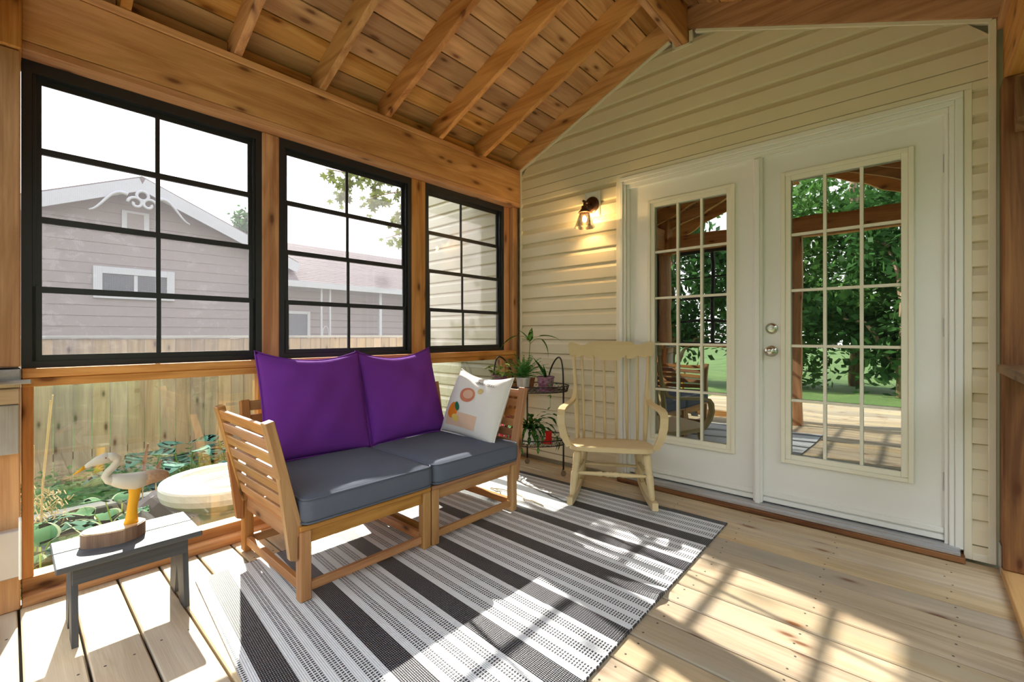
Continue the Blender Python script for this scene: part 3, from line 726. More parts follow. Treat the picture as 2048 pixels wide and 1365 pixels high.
# ================================================================== STOOL AND BIRD
st = thing('stool', 'small dark grey painted wooden stool holding the bird carving', 'stool', (.365, -2.725, 0))
board('top', st, STOOLW, -.145, -.012, -.207, .203, .272, .292, .003); board('top', st, STOOLW, -.010, .145, -.207, .203, .272, .292, .003)
board('apron', st, STOOLW, .085, .101, -.165, .165, .205, .271, .002); board('apron', st, STOOLW, -.101, -.085, -.165, .165, .205, .271, .002)
for y in (-.158, .158):
    poly = [(-.118, 0), (-.04, 0), (0, .12), (.04, 0), (.118, 0), (.084, .271), (-.084, .271)]
    mb = MB(); a, b = y-.009, y+.009
    for q in ([(-.118, 0), (-.04, 0), (0, .13), (0, .271), (-.084, .271)], [(.118, 0), (.084, .271), (0, .271), (0, .13), (.04, 0)]): mb.prism(q, 'y', a, b)
    mb.build('leg_board', STOOLW['z'], st)
bird = thing('bird_sculpture', 'white wooden heron carving with yellow leg on a log slice', 'sculpture', (.352, -2.768, .292))
def blob(n=28):
    pts = []
    for k in range(n):
        a = 2*math.pi*k/n; pts.append(((.062+.006*math.sin(3*a+1))*math.cos(a), (.098+.004*math.cos(2*a))*math.sin(a)))
    return pts
bl = blob()
MB().prism(bl, 'z', 0, .048).build('log_bark', BARK['z'], bird)
MB().prism([(x*.93, y*.95) for x, y in bl], 'z', .048, .0505).build('log_top', SLABTOP['y'], bird)
# body profile in local y (right = +) / z ; thickness in x
BIRDW = simple('bird_white', (.62, .60, .54), .45); BIRDY = simple('bird_yellow', (.78, .40, .02), .4); BIRDB = plain('bird_tail', (.42, .27, .17), .7, var=.5, scale=90)
def sweep(path, rx, ry, name, mat, n=14):
    mb = MB(); vs = []; P = [Vector(p) for p in path]; m_ = len(P)
    for i, p in enumerate(P):
        tg = (P[min(i+1, m_-1)]-P[max(i-1, 0)]).normalized(); a = Vector((1, 0, 0)); b = tg.cross(a).normalized()
        for k in range(n): q = 2*math.pi*k/n; vs.append(p+a*rx[i]*1.25*math.cos(q)+b*ry[i]*1.45*math.sin(q))
    mb.add(vs, [(i*n+k, i*n+(k+1) % n, (i+1)*n+(k+1) % n, (i+1)*n+k) for i in range(m_-1) for k in range(n)]+[tuple(range(n)), tuple((m_-1)*n+k for k in range(n))])
    return mb.build(name, mat, bird, smooth=True)
sweep([(.01, .048, .044), (.01, .05, .07), (.01, .052, .11), (.01, .058, .15), (.01, .06, .18), (.012, .055, .195)], [.016, .013, .0105, .011, .012, .010], [.017, .013, .011, .012, .014, .012], 'leg', BIRDY)
sweep([(.012, -.012, .232), (.012, .005, .224), (.012, .03, .215), (.012, .06, .208), (.012, .095, .212)], [.012, .022, .028, .03, .026], [.012, .016, .02, .022, .019], 'body', BIRDW)
sweep([(.012, .088, .211), (.012, .115, .214), (.012, .14, .213), (.012, .158, .209), (.012, .166, .206)], [.0268, .024, .02, .012, .004], [.0195, .018, .016, .011, .004], 'tail', BIRDB)
sweep([(.012, .004, .224), (.012, -.018, .232), (.012, -.026, .245), (.012, -.018, .262), (.012, -.004, .276), (.012, .007, .292), (.012, .008, .305), (.012, -.002, .313), (.012, -.02, .315)], [.016, .013, .0105, .0095, .0095, .0095, .010, .011, .012], [.015, .011, .009, .0085, .0085, .0085, .009, .011, .0125], 'neck', BIRDW)
hd = sweep([(.012, -.008, .314), (.012, -.026, .314), (.012, -.05, .308), (.012, -.072, .298), (.012, -.084, .290)], [.011, .0125, .010, .006, .004], [.011, .0135, .0105, .006, .004], 'head', BIRDW)
sweep([(.012, -.080, .293), (.012, -.098, .281), (.012, -.112, .271)], [.0045, .003, .001], [.005, .003, .001], 'beak', BIRDY)
MB().lathe([(0, -.003), (.003, 0), (0, .003)], 8, (.0275, -.026, .317), cap=False).build('eye', simple('eye_red', (.3, .05, .02)), hd)

# ================================================================== PLANT STAND
SC = Vector((.355, -.31, 0)); SA = math.radians(31)
ps = thing('plant_stand', 'dark wrought iron two tier plant stand in the corner', 'plant stand', tuple(SC), SA)
EA, EB = .29, .19
def el(a, k=1.0, z=0): return (EA*k*math.cos(a), EB*k*math.sin(a), z)
def tier(z, k=1.0):
    tr = MB().tube([el(2*math.pi*i/40, k, z) for i in range(40)], .0038, 6, True).tube([el(2*math.pi*i/40, k*1.04, z+.042) for i in range(40)], .0042, 6, True).build('tier_rim', IRON, ps, smooth=True)
    mb = MB(); N = 44
    pts = [el(2*math.pi*i/N, k*(1.0 if i % 2 else 1.04), z+(.0 if i % 2 else .042)) for i in range(N)]
    mb.tube(pts, .0018, 4, True)
    mb.tube([el(2*math.pi*(i+1)/N, k*(1.0 if i % 2 else 1.04), z+(.0 if i % 2 else .042)) for i in range(N)], .0018, 4, True)
    mb.build('lattice', IRON, tr)
    mb = MB()
    for i in range(-9, 10):
        x = i*.03*k; y = EB*k*math.sqrt(max(0, 1-(x/(EA*k))**2)); mb.tube([(x, -y, z), (x, y, z)], .0018, 5)
    for i in range(-4, 5):
        y = i*.036*k; x = EA*k*math.sqrt(max(0, 1-(y/(EB*k))**2)); mb.tube([(-x, y, z+.002), (x, y, z+.002)], .0018, 5)
    mb.build('tier_grid', IRON, tr)
tier(.632); tier(.235)
for a in (-.45, 1.75, math.pi+.35):
    x, y, _ = el(a, 1.02)
    top = .69
    lg = MB().tube([(x, y, .05), (x, y, .3), (x, y, top)], .0065, 8).build('leg', IRON, ps, smooth=True)
    MB().tube([(x-.006, y, .035), (x-.006, y, .055)], .006, 6).lathe([(.004, -.008), (.02, -.008), (.02, .008), (.004, .008)], 16, (x, y, .0205), M=Matrix.Rotation(math.pi/2, 3, 'X')).build('caster', simple('caster_brown', (.22, .17, .11)), lg)
for s in (1, -1):        # loop handles
    P = []
    x0, y0, _ = el(-.45 if s > 0 else math.pi+.35, 1.02); x1, y1, _ = el(1.15 if s > 0 else math.pi-1.0, 1.02)
    for k in range(17):
        q = k/16; h = math.sin(math.pi*q); P.append((x0+(x1-x0)*q+s*.03*h, y0+(y1-y0)*q-.03*h, (.675+.215*h**.6)))
    MB().tube(P, .006, 8).build('handle', IRON, ps, smooth=True)
def wloc(lx, ly, z): 
    c_, s_ = math.cos(SA), math.sin(SA); return (SC.x+lx*c_-ly*s_, SC.y+lx*s_+ly*c_, z)
def glazed(name, c1, c2):
    m, nt, p, out = newmat(name); v, r = objvec(nt)
    n1 = noise(nt, mapping(nt, v, (20, 20, 60)), 1, 4, .6, 1)
    nt.links.new(ramp(nt, n1, [(.35, c1), (.65, c2)]), p.inputs['Base Color']); p.inputs['Roughness'].default_value = .22; return m
GLZ = glazed('purple_glaze', (.13, .035, .09), (.36, .20, .30)); WPOT = plain('white_pot', (.74, .70, .62), .4, var=.05, scale=20); TINP = plain('silver_pot', (.62, .62, .60), .3, .3, var=.12, scale=25)
def pot(t, r0, r1, h, mat, saucer=None):
    MB().lathe([(r0*.8, 0), (r0, .002), (r1, h-.012), (r1*1.06, h-.010), (r1*1.06, h), (r1*.96, h), (r1*.93, h-.02), (0, h-.02)], 28).build('pot', mat, t, smooth=False)
    MB().lathe([(0, 0), (r1*.92, 0), (r1*.92, .006), (0, .012)], 20, (0, 0, h-.019)).build('soil', SOIL, t)
    if saucer: MB().lathe([(r0*.9, -.0), (r0*1.25, .0), (r0*1.3, .014), (r0*1.22, .014), (r0*1.1, .004), (0, .004)], 24).build('saucer', saucer, t)
def leafmesh(name, L, Wd, mats, bend=.3, fold=.15, ns=8, tip=1.0, base=.5, edge=None, wave=0):
    mb = MB(); N = 4
    def wid(s_): return Wd/2*(math.sin(math.pi*min(1, s_**base))**.9 if base != 1 else math.sin(math.pi*s_))*1.0
    rows = []
    for i in range(ns+1):
        s_ = i/ns; w_ = max(wid(s_), .0015)
        x = L*math.sin(bend*s_)/bend if bend else L*s_; z = -L*(1-math.cos(bend*s_))/bend if bend else 0
        rows.append([(x, w_*t, z+fold*abs(t)*w_+wave*math.sin(9*s_)*abs(t)*w_) for t in (-1, -.84, 0, .84, 1)])
    for i in range(ns):
        for j in range(4):
            mb.cur = 1 if (edge and (j in (0, 3))) else 0
            mb.add([rows[i][j], rows[i+1][j], rows[i+1][j+1], rows[i][j+1]], [(0, 1, 2, 3)])
    me = mb.mesh(name, mats, True)
    bm = bmesh.new(); bm.from_mesh(me); bmesh.ops.remove_doubles(bm, verts=bm.verts, dist=1e-5); bm.to_mesh(me); bm.free()
    return me
def place(name, me, parent, loc, az, el_, roll=0, sc=1):
    o = link(name, me, parent, loc); o.rotation_euler = Euler((roll, -el_, az), 'XYZ'); o.scale = (sc, sc, sc); return o
def potted(lab, loc, r0, r1, h, mat, saucer=None):
    t = thing('potted_plant', lab, 'plant', loc); pot(t, r0, r1, h, mat, saucer); return t
ZT = .6365
# variegated plant, purple square-ish pot
pa = potted('variegated plant in a purple glazed pot beside the window post', wloc(-.245, -.02, ZT), .050, .062, .115, GLZ)
lm = leafmesh('pothos_leaf', .10, .055, [LEAFL, CREAM], .7, .2, 7, edge=True)
for k in range(15):
    a = k*2.4; e = .35+.9*random.random(); z = .11+.10*random.random(); rr = .01+.04*random.random()
    q = (rr*math.cos(a), rr*math.sin(a), z); place('leaf', lm, pa, q, a, e-.45, random.uniform(-.4, .4), random.uniform(.75, 1.2))
    MB().tube([(0, 0, .08), (q[0]*.5, q[1]*.5, (z+.08)/2+.005), q], .0016, 5).build('stem', LEAFL, pa)
# fern in silver pot
fe = potted('feathery fern in a pale silver pot on the top tier', wloc(-.045, -.055, ZT), .042, .054, .10, TINP)
random.seed(5)
mb = MB()
for k in range(60):
    a = random.uniform(0, 6.28); L = random.uniform(.11, .23); e = random.uniform(.3, 1.25); pts = []
    for i in range(9):
        q = i/8; rr = L*q*math.cos(e)*(1+.2*q); z = .10+L*q*math.sin(e)-.35*L*q*q*(1.4-e)*1.3; pts.append(Vector((rr*math.cos(a), rr*math.sin(a), z)))
    mb.tube(pts, .0011, 3)
    for i in range(1, 9):
        sd = Vector((-math.sin(a), math.cos(a), 0)); wl = .026*(1.15-i/9)
        for s in (-1, 1):
            p0 = pts[i]; p1 = p0+sd*s*wl+(pts[i]-pts[i-1])*.6; 
            for w_ in (0, .006): mb.add([p0+Vector((0, 0, w_*.3)), p0.lerp(p1, .5)+Vector((0, 0, .003))+(pts[i]-pts[i-1])*.22, p1, p0.lerp(p1, .5)-(pts[i]-pts[i-1])*.22], [(0, 1, 2, 3)])
o = mb.build('fronds', leafmat('fern_fronds', (.10, .30, .07), .3), fe); o['kind'] = 'stuff'
# tall long-leaved plant
ta = potted('tall plant with long pointed leaves in a brown pot', wloc(-.02, .075, ZT), .035, .046, .085, simple('terracotta', (.30, .12, .05)))
MB().tube([(0, 0, .06), (-.005, .0, .18), (.004, .0, .30), (.012, .0, .375)], .0024, 6).build('stem', LEAFM, ta)
ll = leafmesh('long_leaf', .19, .055, [LEAFM], .9, .3, 9)
for az, e, sc_, z, L0 in ((math.radians(215), -.25, 1.05, .375, .10), (math.radians(38), .25, 1.1, .385, .06), (math.radians(120), 1.3, .8, .375, .0), (math.radians(30), -.75, .95, .365, .08), (math.radians(240), 1.2, .75, .37, .02)):
    q = (.012+L0*math.cos(az), L0*math.sin(az), z+L0*.45); place('leaf', ll, ta, q, az, e, 0, sc_)
    MB().tube([(.012, 0, z-.01), (.012+L0*.5*math.cos(az), L0*.5*math.sin(az), z+L0*.4), q], .0016, 5).build('leaf_stalk', LEAFM, ta)
# purple pot right with dark pointed leaf
pb = potted('pointed dark leaf plant in a marbled purple pot with saucer', wloc(.13, -.065, ZT), .052, .064, .112, GLZ, GLZ)
dl = leafmesh('dark_leaf', .19, .06, [LEAFD], .25, .35, 9)
for az, e, sc_ in ((math.radians(215), 1.15, 1.0), (math.radians(160), 1.45, .6)): place('leaf', dl, pb, (-.005, 0, .095), az, e, .5, sc_)
vine = leafmesh('vine_leaf', .03, .016, [LEAFM], .4, .2, 5)
vs_ = [(.05, -.03, .10), (.075, -.045, .06), (.08, -.05, -.02), (.082, -.05, -.11)]
MB().tube(vs_, .0013, 4).build('stem', LEAFM, pb)
for q in vs_[1:]: place('leaf', vine, pb, q, random.uniform(0, 6), -.6); place('leaf', vine, pb, q, random.uniform(0, 6), -.3)
# lower tier
cb = potted('christmas cactus trailing from a cream pot on the lower tier', wloc(.015, -.05, .2395), .058, .078, .115, WPOT, TINP)
seg = leafmesh('cactus_segment', .06, .026, [LEAFD], .25, .2, 5); seg2 = leafmesh('cactus_segment', .06, .026, [LEAFM], .25, .2, 5)
random.seed(11)
for k in range(50):
    a = random.uniform(0, 6.28); e = random.uniform(.2, 1.2); p_ = Vector((.02*math.cos(a), .02*math.sin(a), .105)); 
    for j in range(random.randint(3, 6)):
        o = place('leaf', random.choice((seg, seg, seg2)), cb, tuple(p_), a, e, random.uniform(-.5, .5), random.uniform(.8, 1.2))
        p_ = p_+Vector((math.cos(a)*math.cos(e), math.sin(a)*math.cos(e), math.sin(e)))*.05; e -= random.uniform(.25, .6)
# red boot planter
bt = thing('boot_planter', 'red ceramic boot ornament on the lower tier of plant stand', 'ornament', wloc(.155, -.085, .2395), math.radians(200))
RED = simple('red_glaze', (.55, .012, .010), .25)
MB().prism([(-.02, 0), (.055, 0), (.058, .014), (.04, .026), (.018, .03), (.02, .09), (-.02, .09)], 'y', -.016, .016).build('boot', RED, bt)
MB().box(-.023, .023, -.019, .019, .083, .095).build('cuff', RED, bt)
for z in (.045, .065): MB().lathe([(0, 0), (.005, 0), (0, .002)], 8, (0, -.0162, z), M=Matrix.Rotation(math.pi/2, 3, 'X')).build('dot', WPOT, bt)
pk = potted('pink flowering plant in a pink pot on the lower tier', wloc(-.185, -.02, .2395), .05, .065, .10, simple('pink_pot', (.62, .05, .12), .4))
pl = leafmesh('pink_leaf', .06, .03, [simple('pink_petal', (.70, .08, .16))], .5, .2, 6); pg = leafmesh('green_leaf', .07, .03, [LEAFM], .5, .2, 6)
for k in range(22): place('leaf', pl if k % 3 else pg, pk, (.02*math.cos(k*2.4), .02*math.sin(k*2.4), .09+.004*k), k*2.4, random.uniform(.1, 1.1))

# ================================================================== WALL LAMP
wl = thing('wall_lamp', 'bronze wall lamp with clear glass shade on white block', 'lamp', (.75, -.02, 2.06))
board('mounting_block', wl, WHITE, -.072, .062, -.016, .005, -.088, .110, .006); board('mounting_block', wl, WHITE, -.060, .050, -.022, -.016, -.076, .098, .004)
M = Matrix.Rotation(math.pi/2, 3, 'X')
MB().lathe([(.062, .022), (.062, .032), (.055, .036), (.053, .042), (.044, .046), (.02, .05), (0, .051)], 32, M=M).build('backplate', BRONZE, wl, smooth=False)
MB().tube([(0, -.045, .0), (0, -.145, .005)], [.010, .009], 10).build('arm', BRONZE, wl, smooth=True)
MB().lathe([(.009, .01), (.010, -.025), (.022, -.03), (.023, -.05), (.028, -.055), (.045, -.075), (.047, -.08), (0, -.08)], 24, (0, -.128, 0)).build('socket_cap', BRONZE, wl)
sh = MB(); sh.lathe([(.036, -.08), (.075, -.19), (.0735, -.19), (.0345, -.08)], 32, (0, -.128, 0), cap=False); sh.build('shade', LAMPGL, wl, smooth=True)
MB().tube([(.0745*math.cos(a*math.pi/16), -.128+.0745*math.sin(a*math.pi/16), -.19) for a in range(32)], .0016, 6, True).build('shade_rim', LAMPGL, wl)
MB().lathe([(.014, -.08), (.014, -.1), (.012, -.105)], 12, (0, -.128, 0)).build('bulb_base', BRONZE, wl)
m, nt, p, out = newmat('filament_bulb'); p.inputs['Emission Color'].default_value = (1, .62, .25, 1); p.inputs['Emission Strength'].default_value = 130; p.inputs['Base Color'].default_value = (1, .8, .5, 1)
MB().lathe([(.006, -.103), (.012, -.112), (.0165, -.125), (.0165, -.135), (.011, -.148), (0, -.153)], 16, (0, -.128, 0)).build('bulb', m, wl, smooth=True)

# cord on the rug behind the sofa leg
tag(MB().tube([(.45, -.80, .014), (.52, -.83, .016), (.55, -.88, .03), (.50, -.90, .045), (.46, -.86, .03), (.5, -.80, .016), (.60, -.78, .014), (.70, -.80, .014), (.74, -.84, .014), (.80, -.82, .014), (.9, -.84, .014)], .0035, 6).build('power_cord', simple('cord_cream', (.55, .45, .28)), smooth=True), 'thin cream cord looped on the rug under the sofa', 'cord')
# ================================================================== OUTSIDE
def px(u, v, X):
    """direction of a photo pixel carried to the upright plane x = X"""
    th = math.atan(813/905); a = (u-1024)/905
    d_ = Vector((-math.sin(th)+a*math.cos(th), math.cos(th)+a*math.sin(th), (670-v)/905)); t = (X-2.613)/d_.x
    return Vector((2.613, -3.035, 1.065))+d_*t
# ---- garden fence
fx = -3.6
fen = thing('garden_fence', 'weathered vertical board fence behind the garden bed', 'fence', (fx, -2.5, GZ))
y = -6.2+.012; k = 0
while y < 2.6:
    h = 1.44+random.uniform(-.004, .004)
    board('plank', fen, FENCEW, -.008+random.uniform(-.003, .003), .012, y+2.5, y+2.5+.132, .03, h, .003); y += .1378
for z in (.25, 1.15): board('rail', fen, FENCEW, -.05, -.009, -3.7, 5.1, z, z+.08)
board('cap', fen, GREYW, -.04, .03, -3.7, 5.1, 1.445, 1.475)
for yy in (-3.5, -1.1, 1.3, 3.7): board('post', fen, FENCEW, -.14, -.051, yy, yy+.09, 0, 1.44)
# ---- neighbour house with gable
NB_ = plain('neighbour_siding', (.20, .165, .16), .8, var=.08); NTR = plain('neighbour_trim', (.36, .36, .39), .6); SHING = plain('shingles', (.13, .095, .088), .9, var=.2, scale=6, bumps=.6, bscale=12)
hx = -9.0; pk_ = px(278, 362, hx)
h1 = thing('neighbour_house', 'brown gabled house with white scroll trim beyond the fence', 'house', (hx, pk_.y, GZ))
base = pk_.z-GZ-.12; sl = .44; hw = 2.5
MB().prism([(-hw, 0), (hw, 0), (hw, base-sl*hw), (0, base), (-hw, base-sl*hw)], 'x', -6, -.03).build('wall', NB_, h1)
zc = .25
while zc < base-.1:
    zt = min(zc+.2, base-.02); w0 = min(hw, (base-zc)/sl); w1 = min(hw, (base-zt)/sl)
    MB().add([(-.028, -w0, zc), (-.028, w0, zc), (.0, w0, zc), (.0, -w0, zc), (-.028, -w1, zt), (-.028, w1, zt), (-.012, w1, zt), (-.012, -w1, zt)], [(0, 1, 2, 3), (3, 2, 6, 7), (4, 7, 6, 5), (0, 3, 7, 4), (1, 5, 6, 2)]).build('siding', NB_, h1)
    zc += .2
for s in (-1, 1):
    MB().prism([(0, base), (s*(hw+.5), base-sl*(hw+.5)), (s*(hw+.5), base-sl*(hw+.5)+.14), (0, base+.14)], 'x', -6.2, .32).build('roof', SHING, h1)
    beam('rake_board', h1, NTR, (.33, 0, base-.02), (.33, s*(hw+.5), base-.02-sl*(hw+.5)), .03, .24)
    # scroll bracket under the ridge
    pts = [(.36, s*(.10+.13*math.cos(t)*(1-t/9)), base-.42+.13*math.sin(t)*(1-t/9)) for t in [k*.35 for k in range(20)]]
    MB().tube(pts, .028, 8).build('scroll', NTR, h1, smooth=True)
    pts = [(.36, s*(.22+.55*q), base-.28-.30*q+.10*math.sin(q*5)) for q in [k/10 for k in range(11)]]
    MB().tube(pts, [.03*(1.2-q/14) for q in range(11)], 8).build('scroll', NTR, h1, smooth=True)
MB().tube([(.36, .09*math.cos(t), base-.26+.09*math.sin(t)) for t in [k*math.pi/8 for k in range(16)]], .028, 8, True).build('scroll', NTR, h1, smooth=True)
def nwin(par, y0, y1, z0, z1, fw, panes=1, x=.0):
    w_ = board('window', par, simple('window_dark', (.05, .06, .075), .2), x-.02, x+.012, y0, y1, z0, z1)
    cy, cz = (y0+y1)/2, (z0+z1)/2
    for a0, a1, b0, b1 in ((y0-fw, y0, z0-fw, z1+fw), (y1, y1+fw, z0-fw, z1+fw), (y0, y1, z0-fw, z0), (y0, y1, z1, z1+fw)):
        board('window_frame', w_, NTR, .0, .045, a0-cy, a1-cy, b0-cz, b1-cz)
    for k in range(1, panes):
        yy = y0+(y1-y0)*k/panes; board('window_bar', w_, NTR, .0, .03, yy-.03-cy, yy+.03-cy, z0-cz, z1-cz)
a = px(190, 535, hx); b = px(345, 600, hx)
nwin(h1, a.y-pk_.y+.1, b.y-pk_.y-.1, b.z-GZ+.1, a.z-GZ-.1, .13, 2)
a = px(243, 420, hx); b = px(298, 470, hx)
vt = board('gable_vent', h1, NTR, -.01, .03, a.y-pk_.y, b.y-pk_.y, b.z-GZ-.05, a.z-GZ)
board('vent_panel', vt, NB_, .012, .024, -.13, .13, -.19, .19)
# ---- long wing with shingle roof
wy0 = px(560, 500, -8.6).y
h2 = thing('neighbour_wing', 'long low house wing with brown shingle roof and white gutter', 'house', (-8.9, wy0, GZ))
rz0 = px(690, 508, -11).z-GZ; ez = px(690, 575, -8.4).z-GZ
MB().box(-4, 0, 0, 7, 0, ez+.1).build('wall', NB_, h2)
zc = .25
while zc < ez: board('siding', h2, NB_, 0, .025, 0, 7, zc, zc+.16, .006); zc += .18
MB().prism([(.5, ez), (-2.1, rz0), (-4.7, ez), (-4.7, ez+.06), (-2.1, rz0+.08), (.5, ez+.06)], 'y', -.3, 7.2).build('roof', SHING, h2)
for r_ in range(26):      # shingle courses
    q0 = r_/26; xx = .5-2.6*q0; zz = ez+.06+(rz0+.02-ez)*q0
    beam('shingle_course', h2, SHING, (xx-.05, -.3, zz+.02), (xx-.05, 7.2, zz+.02), .10, .03, up=((rz0-ez)/2.6, 0, 1), bev=0)
board('gutter', h2, NTR, .5, .62, -.35, 7.2, ez-.09, ez+.05)
for yy in (.9, 3.4):
    po = board('porch_post', h2, NTR, .44, .48, yy, yy+.04, 0, ez-.05); board('porch_post', h2, NTR, .44, .48, yy+.22, yy+.26, 0, ez-.05)
    for z in (.5, 1.0, 1.5): MB().tube([(.46, yy+.13+.08*math.cos(t), z+.2*math.sin(t)) for t in [k*math.pi/8 for k in range(16)]], .012, 6, True).build('post_scroll', NTR, h2)
board('downspout', h2, NTR, .3, .38, 2.6, 2.68, 0, ez)
nwin(h2, .15, .75, 1.0, 2.0, .07, 1, .03); nwin(h2, 4.2, 5.2, 1.0, 2.0, .07, 2, .03)
# ---- pale basin on a pedestal
bb = thing('birdbath', 'pale concrete birdbath basin on a pedestal outside the glass', 'birdbath', (-.80, -2.06, GZ))
R_ = .37; hz_ = .13-GZ
MB().lathe([(R_*.62, hz_-.16), (R_*.80, hz_-.13), (R_*.97, hz_-.085), (R_*1.0, hz_-.05), (R_*1.0, hz_-.012), (R_*.985, hz_), (R_*.80, hz_), (R_*.775, hz_-.012), (R_*.70, hz_-.030), (R_*.3, hz_-.042), (R_*.15, hz_-.036), (0, hz_-.036)], 56).build('basin', CONC, bb, smooth=False)
MB().lathe([(.20, 0), (.20, .04), (.15, .08), (.13, .2), (.17, hz_-.2), (.235, hz_-.162)], 40).build('pedestal', CONC, bb, smooth=True)
for k in range(1, 6): MB().tube([(R_*(.2+.09*k)*math.cos(t*math.pi/24), R_*(.2+.09*k)*math.sin(t*math.pi/24), hz_-.0405+.0016*k) for t in range(48)], .0035, 5, True).build('ripple', CONC, bb, smooth=True)
# ---- hostas
HG = simple('hosta_green', (.03, .095, .03), .8); HE = simple('hosta_edge', (.22, .25, .14), .8)
hl = leafmesh('hosta_leaf', .20, .135, [HG, HE], .9, .22, 9, edge=True); hl2 = leafmesh('hosta_leaf', .19, .12, [simple('hosta_blue', (.03, .085, .05), .8), HE], .8, .2, 9, edge=True)
random.seed(21)
for i, (hx_, hy_, n_, lm_, lab) in enumerate(((-.50, -2.93, 20, hl, 'cream edged hosta growing against the glass panel near the stool'), (-.62, -2.70, 15, hl2, 'blue green hosta growing beside the cream edged hosta'), (-1.05, -2.98, 18, hl2, 'large hosta clump growing below the tall dry stems'), (-1.25, -2.55, 12, hl, 'pale edged hosta growing by the timber edging'))):
    h_ = thing('hosta', lab, 'plant', (hx_, hy_, GZ))
    for k in range(n_):
        a = k*2.399+random.uniform(-.2, .2); q = k/n_; rr = .03+.13*(1-q)+.05*random.random(); z = .16+.30*q+random.uniform(-.03, .03)
        place('leaf', lm_, h_, (rr*math.cos(a), rr*math.sin(a), z), a, .25+.55*q, random.uniform(-.2, .2), random.uniform(.8, 1.15))
        MB().tube([(0, 0, 0), (rr*.5*math.cos(a), rr*.5*math.sin(a), z*.6), (rr*math.cos(a), rr*math.sin(a), z)], .004, 5).build('stem', LEAFL, h_)
# ---- big round-leaved plants by the fence
bl_ = leafmesh('big_leaf', .30, .26, [LEAFB], 1.0, .12, 9)
for (u, v, X, n_, lab) in ((375, 900, -2.2, 9, 'broad blue green leaved plant in front of the fence'), (300, 900, -2.5, 7, 'broad leaved plant growing behind the heron carving'), (455, 880, -2.6, 8, 'broad leaved plant growing behind the birdbath')):
    c_ = px(u, v, X); h_ = thing('broad_leaf_plant', lab, 'plant', (c_.x, c_.y, GZ)); H = c_.z-GZ
    for k in range(n_):
        a = k*2.399; q = k/n_; rr = .05+.2*(1-q); z = max(.15, H*(.55+.5*q))
        place('leaf', bl_, h_, (rr*math.cos(a), rr*math.sin(a), z), a, .15+.3*q, random.uniform(-.2, .2), random.uniform(.7, 1.05))
        MB().tube([(0, 0, 0), (rr*.6*math.cos(a), rr*.6*math.sin(a), z*.6), (rr*math.cos(a), rr*math.sin(a), z)], .006, 5).build('stem', LEAFM, h_)
# ---- dry flower stalks
ds = thing('dry_stalks', 'tall dry flower stalks at the edge of garden bed', 'plant', (-1.0, -2.95, GZ))
for k in range(7):
    a = random.uniform(0, 6.28); tx_ = .06*math.cos(a); ty_ = .06*math.sin(a); H = random.uniform(.75, 1.15)
    MB().tube([(tx_*.3, ty_*.3, 0), (tx_*.8, ty_*.8, H*.6), (tx_*1.4, ty_*1.4, H)], .0035, 5).build('stalk', DRY, ds)
mb = MB()
for k in range(260):
    a = random.uniform(0, 6.28); q = random.random(); rr = .05+.10*random.random(); c_ = Vector((rr*math.cos(a), rr*math.sin(a), .42+.2*q))
    mb.tube([c_, c_+Vector((random.uniform(-.02, .02), random.uniform(-.02, .02), random.uniform(.0, .03)))], .003, 3)
o = mb.build('seed_heads', DRY, ds); o['kind'] = 'stuff'
sp = thing('seed_spike', 'brown seed spikes rising behind the heron carving', 'plant', tuple(px(285, 960, -1.2).xy)+(GZ,))
zs_ = px(290, 955, -1.2).z-GZ
for dx_, hh in ((0, .22), (.07, .10)):
    MB().tube([(0, dx_, 0), (0, dx_, zs_)], .004, 5).build('stalk', DRY, sp); MB().tube([(0, dx_, zs_-.05), (0, dx_+.01, zs_+hh*.5), (0, dx_+.03, zs_+hh)], [.010, .013, .004], 7).build('seed_head', simple('rust_seed', (.16, .07, .03)), sp)
# ---- timbers and stones
for i, (x_, y0_, y1_, z_, lab) in enumerate(((-1.45, -3.3, -1.2, .0, 'grey landscape timber edging the raised bed'), (-1.62, -3.3, -1.2, .16, 'upper grey landscape timber of the raised bed'))):
    tag(board('landscape_timber', None, EDGEW, x_-.07, x_+.07, y0_, y1_, GZ+z_, GZ+z_+.15, .012), lab, 'timber')
def rock(loc, sc, seed, lab):
    rnd = random.Random(seed); bm = bmesh.new(); bmesh.ops.create_icosphere(bm, subdivisions=3, radius=1)
    dirs = [Vector((rnd.uniform(-1, 1), rnd.uniform(-1, 1), rnd.uniform(-1, 1))).normalized() for _ in range(9)]
    for v in bm.verts:
        k = 1.0
        for d_ in dirs:
            q = v.co.normalized().dot(d_)
            if q > .6: k = min(k, .72/max(q, .01)+.1)
        v.co = Vector((v.co.x*sc[0], v.co.y*sc[1], v.co.z*sc[2]))*k
    me = bpy.data.meshes.new('rock'); bm.to_mesh(me); bm.free(); me.materials.append(STONE)
    tag(link('garden_rock', me, None, loc), lab, 'rock')
rock((-1.12, -2.36, GZ+.22), (.16, .24, .24), 3, 'large pinkish brown rock standing behind the heron carving')
rock((-1.22, -2.68, GZ+.10), (.10, .13, .11), 5, 'low flat rock lying among ground cover leaves')
